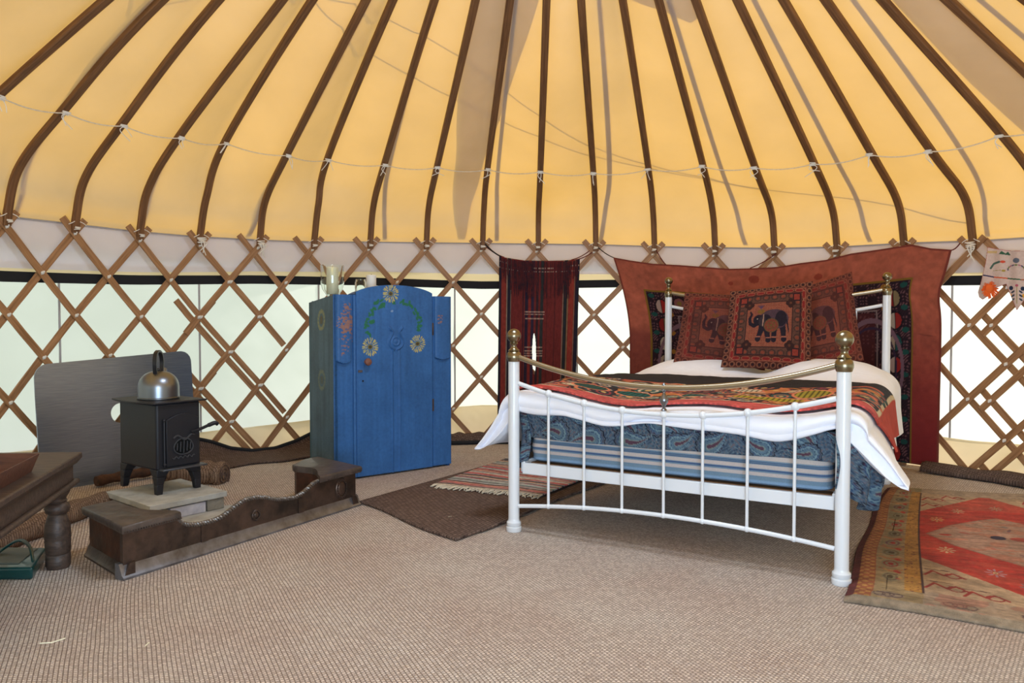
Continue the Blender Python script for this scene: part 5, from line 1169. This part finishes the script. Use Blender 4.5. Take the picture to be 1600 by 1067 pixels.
# ------------------------------------------------------------------ mats and rugs
def slab_sheet(cs, h, fn=None, nx=60, ny=60, thick=.008):
    A_, B_, C_, D_ = [np.array(c, float)[:2] for c in cs]   # x along A->B, y along A->D
    def f(x, y):
        P = A_[None] * ((1 - x) * (1 - y))[:, None] + B_[None] * (x * (1 - y))[:, None] + C_[None] * (x * y)[:, None] + D_[None] * ((1 - x) * y)[:, None]
        if fn is not None: dx_, dy_, dz_ = fn(x, y)
        else: dx_ = dy_ = dz_ = 0
        return P[:, 0] + dx_, P[:, 1] + dy_, h + dz_ + x * 0
    return grid(nx, ny, f)
mA, mB = G(561, 787), G(712, 848); mC = G(985, 740); mD = G(795, 720)
wob = lambda x, y: (.012 * np.sin(y * 9) * (x > .9), .02 * np.sin(x * 7) * (y < .1), .003 * np.sin(x * 9) * np.sin(y * 7) + .003)
V, Fc, X, Y = slab_sheet([mA, mB, mC, mD], .012, wob); o = part('brown_mat', V, Fc, M['mat_brown'], smooth=180, solid=.010, soff=-1, loc=(mA + mC) / 2); tagp(o, 'dark brown seagrass mat lying diagonally beside the bed', 'mat')
rA, rB, rC, rD = G(679, 763), G(846, 781), G(936, 744), G(792, 722)
V, Fc, X, Y = slab_sheet([rA, rB, rC, rD], .026, lambda x, y: (0, .008 * np.sin(x * 11), .004 * (fbm(x * 5, y * 8, 3) - .3)), 120, 240)
p = Paint(X, Y, (150, 132, 120)); rnd = random.Random(12); y = 0; cols = [(176, 172, 164), (150, 60, 66), (140, 142, 146), (160, 160, 156), (120, 126, 122), (196, 150, 122), (60, 52, 56), (170, 120, 110), (186, 90, 90), (140, 150, 142), (196, 176, 152), (104, 70, 74), (206, 186, 160), (150, 80, 76)]
while y < 1.02:
    h = rnd.uniform(.010, .034); c = rnd.choice(cols); w = .004 * np.sin(X * 20 + y * 40); p.fill((Y + w >= y) & (Y + w < y + h), c); 
    if rnd.random() < .5: x0 = rnd.uniform(0, .7); p.fill((Y + w >= y) & (Y + w < y + h * .5) & (X > x0) & (X < x0 + .4), rnd.choice(cols))
    y += h
p.mottle(.22, 60, 5); rg = thing('rag_rug', (rA + rC) / 2 * (1, 1, 0) + (0, 0, .02), 'small striped multicoloured rag rug on the brown mat by the bed', 'rug')
part('woven_body', V, Fc, M['rugcloth'], rg, smooth=180, col=p.out(), solid=.007)
L = []; ed = n3(rA - rD)
for k in range(64):
    q = rA * (1 - k / 63) + rB * (k / 63); q = np.array((q[0], q[1], .026)); l_ = rnd.uniform(.04, .075); L.append(tube([q, q + ed * l_ * .5 + np.array((rnd.uniform(-.01, .01), 0, -.002)), q + ed * l_ + np.array((rnd.uniform(-.02, .02), rnd.uniform(-.01, .01), -.004))], .0036, 5))
part('fringe', *join(*L), mat('fringe_cotton', (206, 196, 176), .95), rg)

# oriental rug
oFL, oFR, oBR, oBL = G(1318, 942), np.array((2.30, 2.05, 0)), np.array((3.13, 4.28, 0)), np.array((2.19, 4.50, 0))
def orf(x, y):
    e = np.minimum(np.minimum(x, 1 - x) * 1.3, np.minimum(y, 1 - y) * 2.0); return (-.035 * np.sin(y * 2.6) * (1 - x) + .006 * np.sin(y * 14) * (x < .1), .012 * np.sin(x * 9) * (y < .05), .012 * sm(e, 0, .04) + .006 * np.sin(x * 7 + 1) * np.sin(y * 9) + .006 * np.exp(-((y - .02) / .03) ** 2) * (np.sin(x * 8) > -.2))
V, Fc, X, Y = slab_sheet([oFL, oFR, oBR, oBL], .008, orf, 300, 440)
x, y = X * 1.3, Y * 2.03; p = Paint(x, y, (170, 154, 134))
p.rect(0, .028, 0, 3, (104, 48, 48)).rect(.028, .085, 0, 3, (160, 96, 62)); p.fill((x > .028) & (x < .085) & (np.sin(y * 130) * np.sin(x * 150) > .2), (186, 140, 76)); p.rect(.085, .092, 0, 3, (118, 80, 56))
p.fill((x > .085) & (x < .25), (158, 140, 104)); p.fill((x > .092) & (x < .25) & (fbm(x * 9, y * 3, 5) > .52), (132, 128, 96), .6)
p.rect(.19, .247, .17, 1.88, (176, 134, 66)); p.fill((x > .19) & (x < .247) & (y > .17) & (y < 1.88) & (vnoise(x * 120, y * 120, 2) > .8), (120, 72, 52)); p.rect(.247, .253, .17, 1.86, (72, 48, 48))
for k in range(10):
    cy = .30 + k * .17; c = [(112, 96, 80), (150, 66, 56), (120, 104, 70), (120, 78, 92)][k % 4]
    p.ell(.14, cy, .034, .052, (140, 136, 108)).ring(.14, cy, .028, .042, .25, c).ell(.14, cy, .012, .02, [(90, 74, 50), (160, 50, 50)][k % 2])
    p.fill((np.abs(y - cy - .085 - .012 * np.sin(x * 80)) < .006) & (x > .095) & (x < .185), (180, 112, 70)); p.ell(.165, cy + .07, .012, .018, (176, 62, 54), .5)
for k in range(6):
    cx = .14 + k * .22; p.fill((y < .16) & (p.q(cx, .085, .055, .042) < 1), (150, 136, 118))
    for a in (-.028, 0, .028): p.ring(cx + a, .085, .022, .032, .22, (96, 74, 76))
p.fill((y < .19) & (x > .25) & (fbm(x * 12, y * 12, 9) > .55), (172, 112, 96), .5); p.rect(0, 2, 0, .035, (150, 140, 122))
fx0, fx1, fy0, fy1 = .253, 1.05, .19, 1.86
IN = (x > fx0) & (x < fx1) & (y > fy0) & (y < fy1); p.fill(IN, (184, 162, 134)); cxm, cym = .65, 1.03
# meandering red vines on the cream corners
for k, (ax, ay) in enumerate(((.30, .27), (.42, .24), (.30, .42), (.30, 1.72), (.42, 1.80), (.30, 1.58), (1.0, .3), (.9, .25), (1., 1.7), (.9, 1.78))):
    p.line([(ax - .04, ay - .03), (ax - .01, ay + .035), (ax + .03, ay - .01), (ax + .06, ay + .03), (ax + .10, ay - .01)], .012, (160, 58, 52)); p.line([(ax - .035, ay + .05), (ax + .05, ay + .055)], .006, (96, 60, 60)); p.ring(ax + .06, ay + .0, .03, .03, .3, (150, 60, 54))
hexr = [(fx0, .62), (cxm, .255), (fx1, .62), (fx1, 1.44), (cxm, 1.90), (fx0, 1.44)]
hm = Paint(x, y, (0, 0, 0)).poly(hexr, (1, 1, 1)).c[:, 0] > .5; hm &= IN; p.fill(hm, (184, 58, 46)); n = fbm(x * 4, y * 22, 3); p.fill(hm & (n > .55), (186, 82, 62), .6); p.fill(hm & (y > 1.55), (190, 104, 80), .45)
med = [(.285, 1.03), (.40, .86), (.55, .73), (cxm, .66), (.75, .73), (.9, .86), (1.02, 1.03), (.9, 1.2), (.75, 1.33), (cxm, 1.40), (.55, 1.33), (.40, 1.2)]
p.poly(med, (170, 140, 122)); mm = Paint(x, y, (0, 0, 0)).poly(med, (1, 1, 1)).c[:, 0] > .5; p.fill(mm & (fbm(x * 12, y * 30, 6) > .52), (184, 120, 96), .6); p.line(med + med[:1], .008, (150, 110, 92))
p.ell(.37, 1.03, .03, .014, (170, 66, 56)).ell(.60, 1.03, .035, .03, (60, 50, 70)).ell(.70, 1.03, .05, .03, (176, 80, 66))
for cx, cy, c in ((.36, .78, (196, 176, 140)), (.34, 1.30, (206, 160, 100)), (.52, .54, (176, 140, 150)), (.46, 1.50, (186, 160, 130)), (.80, .55, (176, 150, 140)), (.85, 1.45, (190, 170, 130)), (.62, .42, (120, 120, 120)), (.68, 1.62, (176, 150, 130)), (.98, .8, (196, 176, 140))):
    for t in np.linspace(0, 2 * math.pi, 8, endpoint=False): p.ell(cx + .026 * math.cos(t), cy + .034 * math.sin(t), .014, .0055, c, t)
    p.ell(cx, cy, .010, .012, (206, 180, 130)).ell(cx, cy, .005, .006, (110, 70, 70))
p.rect(1.05, 1.11, .17, 1.88, (176, 134, 66)); p.rect(1.21, 1.3, 0, 3, (160, 96, 62)); 
for k in range(26):
    cx, cy = rnd.uniform(.28, 1.02), rnd.uniform(.45, 1.6); p.fill(mm * (p.q(cx, cy, rnd.uniform(.01, .03), rnd.uniform(.006, .014), rnd.uniform(0, 3)) < 1), rnd.choice([(176, 92, 78), (130, 120, 116), (190, 160, 120), (110, 80, 90)]), .7)
for k in range(40):
    cy = rnd.uniform(.2, 1.9); cx = rnd.uniform(.1, .185); p.ell(cx, cy, rnd.uniform(.004, .014), rnd.uniform(.003, .008), rnd.choice([(170, 80, 66), (110, 96, 80), (186, 150, 84), (120, 90, 106)]), rnd.uniform(0, 3), .8)
n = fbm(x * 3, y * 60, 31); p.c = p.c * (1 + (n[:, None] - .5) * .28); p.mottle(.16, 14, 4).mottle(.14, 70, 8); p.c = p.c * np.array((.90, .85, .82))
o = part('oriental_rug', V, Fc, M['rugcloth'], smooth=180, col=p.out(), solid=.010, soff=-1, loc=(oFL + oBR) / 2); tagp(o, 'faded red and cream oriental rug with hexagon medallion at the right of the bed', 'rug')

# rolled and turned up matting along the wall
def roll(name, P, r, m, label, tw=0, cat='matting roll'):
    P = curve(P, 8); o = thing(name, P[0] * (1, 1, 0), label, cat); rr_ = r * (1 + .08 * np.sin(np.arange(len(P)) * .9)); part('rolled_mat', *tube(P, rr_, 20), m, o)
    e = P[0]; d = n3(P[0] - P[1]); u_ = n3(np.cross(d, (0, 0, 1))); part('rolled_end', *tube([e + d * .003 + (u_ * math.cos(t) + np.array((0, 0, 1)) * math.sin(t)) * r * (.1 + .85 * t / 18) for t in np.linspace(0, 18, 70)], .004, 5), M['mat_dark'], o); return o
roll('coir_roll', [G(172, 782, .045)] + [G(120, 797, .045), G(60, 822, .045), G(0, 846, .045), G(-60, 880, .045)], .052, M['mat_roll'], 'rolled up edge of coir matting along the wall behind the low table')
roll('coir_roll', [G(350, 742, .05) , G(325, 740, .055), G(290, 738, .06), G(262, 736, .06)], .075, M['mat_roll'], 'short thick coir roll behind the right side of the stove')
# matting turned up against the trellis between stove and wardrobe
lip_px = [(300, 684), (330, 690), (360, 700), (395, 704), (430, 700), (462, 689), (490, 675), (520, 668)]
rl = RW - .09
lp_ = [zat(a_, b_, rl) for a_, b_ in lip_px]; lph = np.array([t[0] for t in lp_]); lz = np.array([t[1] for t in lp_])
def lipf(x, y):
    ph = lph[0] + (lph[-1] - lph[0]) * x; zt = np.interp(ph, lph, lz); t = y; r = rl - .30 * (1 - t) ** 2.2; z = .012 + (zt - .012) * t ** 1.7
    r = r - .02 * np.sin(x * 15) * (1 - t); return CX + r * np.sin(ph), CY + r * np.cos(ph), z
V, Fc, X, Y = grid(80, 24, lipf); lip = thing('turned_up_matting', pol(rl, lph.mean(), 0), 'dark coir matting turned up against the wall between stove and wardrobe', 'matting')
part('matting', V, Fc, M['mat_dark'], lip, smooth=180, solid=.010); E_ = [np.array(lipf(np.array([t]), np.array([1.]))).ravel() for t in np.linspace(0, 1, 50)]
part('black_binding', *tube(E_, .013, 8), M['black'], lip)
# folded ridge along the wall at the right and behind the wardrobe
def ridge(name, ph0, ph1, r0, h, m, label, seed=0, w=.10):
    n = 90; V = []; k = 14
    for i in range(n):
        ph = ph0 + (ph1 - ph0) * i / (n - 1); hh = h * (.8 + .4 * vnoise(i * .11, 0, seed)); rr_ = r0 - .04 * vnoise(i * .08, 3, seed)
        for j in range(k): t = math.pi * j / (k - 1); V.append(pol(rr_ - w * math.cos(t) * .5, ph, .008 + hh * math.sin(t) ** .8 + .006 * math.sin(t * 7)))
    Fc = [(i * k + j, i * k + j + 1, (i + 1) * k + j + 1, (i + 1) * k + j) for i in range(n - 1) for j in range(k - 1)]
    o = part(name, V, Fc, m, smooth=180, solid=.004, loc=pol(r0, (ph0 + ph1) / 2, 0)); return tagp(o, label, 'matting')
ridge('matting_fold', solve_phi(1440, 3.25, 740)[0], 1.35, RW - .09, .055, M['mat_dark'], 'dark ribbed fold of matting along the wall behind the oriental rug', 1, .13)
ridge('matting_fold', solve_phi(696, RW - .1, 700)[0], solve_phi(800, RW - .1, 700)[0], RW - .10, .075, M['mat_dark'], 'dark folded matting edge along the wall between wardrobe and bed', 2, .12)
P = [pol(RW - .180, t, .018) for t in np.linspace(solve_phi(696, RW - .1, 700)[0], solve_phi(800, RW - .1, 700)[0], 20)]
tagp(part('black_edging', *tube(P, .016, 8), M['black'], smooth=60, loc=P[0] * (1, 1, 0)), 'black edging strip at the foot of the wall between wardrobe and bed', 'edging')
# log behind the slab
lg = [G(150, 752, .04), G(195, 743, .045), G(240, 735, .045)]; lo = thing('firewood_log', lg[1] * (1, 1, 0), 'dark brown split log lying behind the hearth slab', 'log')
part('log_body', *tube(curve(lg, 5), [.030 + .004 * math.sin(k * 1.7) for k in range(11)], 9), mat('log_bark', (92, 58, 36), .85, c2=(50, 32, 22), vscale=20, bump=.6, bscale=50), lo)
# straws and crumbs on the matting
for k, (a_, b_, c_) in enumerate((((62, 1005), (80, 1004), (102, 997)), ((227, 1009), (230, 1006), (233, 1004)), ((700, 808), (703, 807), (706, 807)))):
    tagp(part('straw', *tube([G(*q_, .014) for q_ in (a_, b_, c_)], .0018, 5), M['wax'], loc=G(*b_)), ['long pale straw lying on the matting in the lower left', 'tiny pale straw bit on the matting below the fender', 'pale crumb on the brown seagrass mat'][k], 'straw')
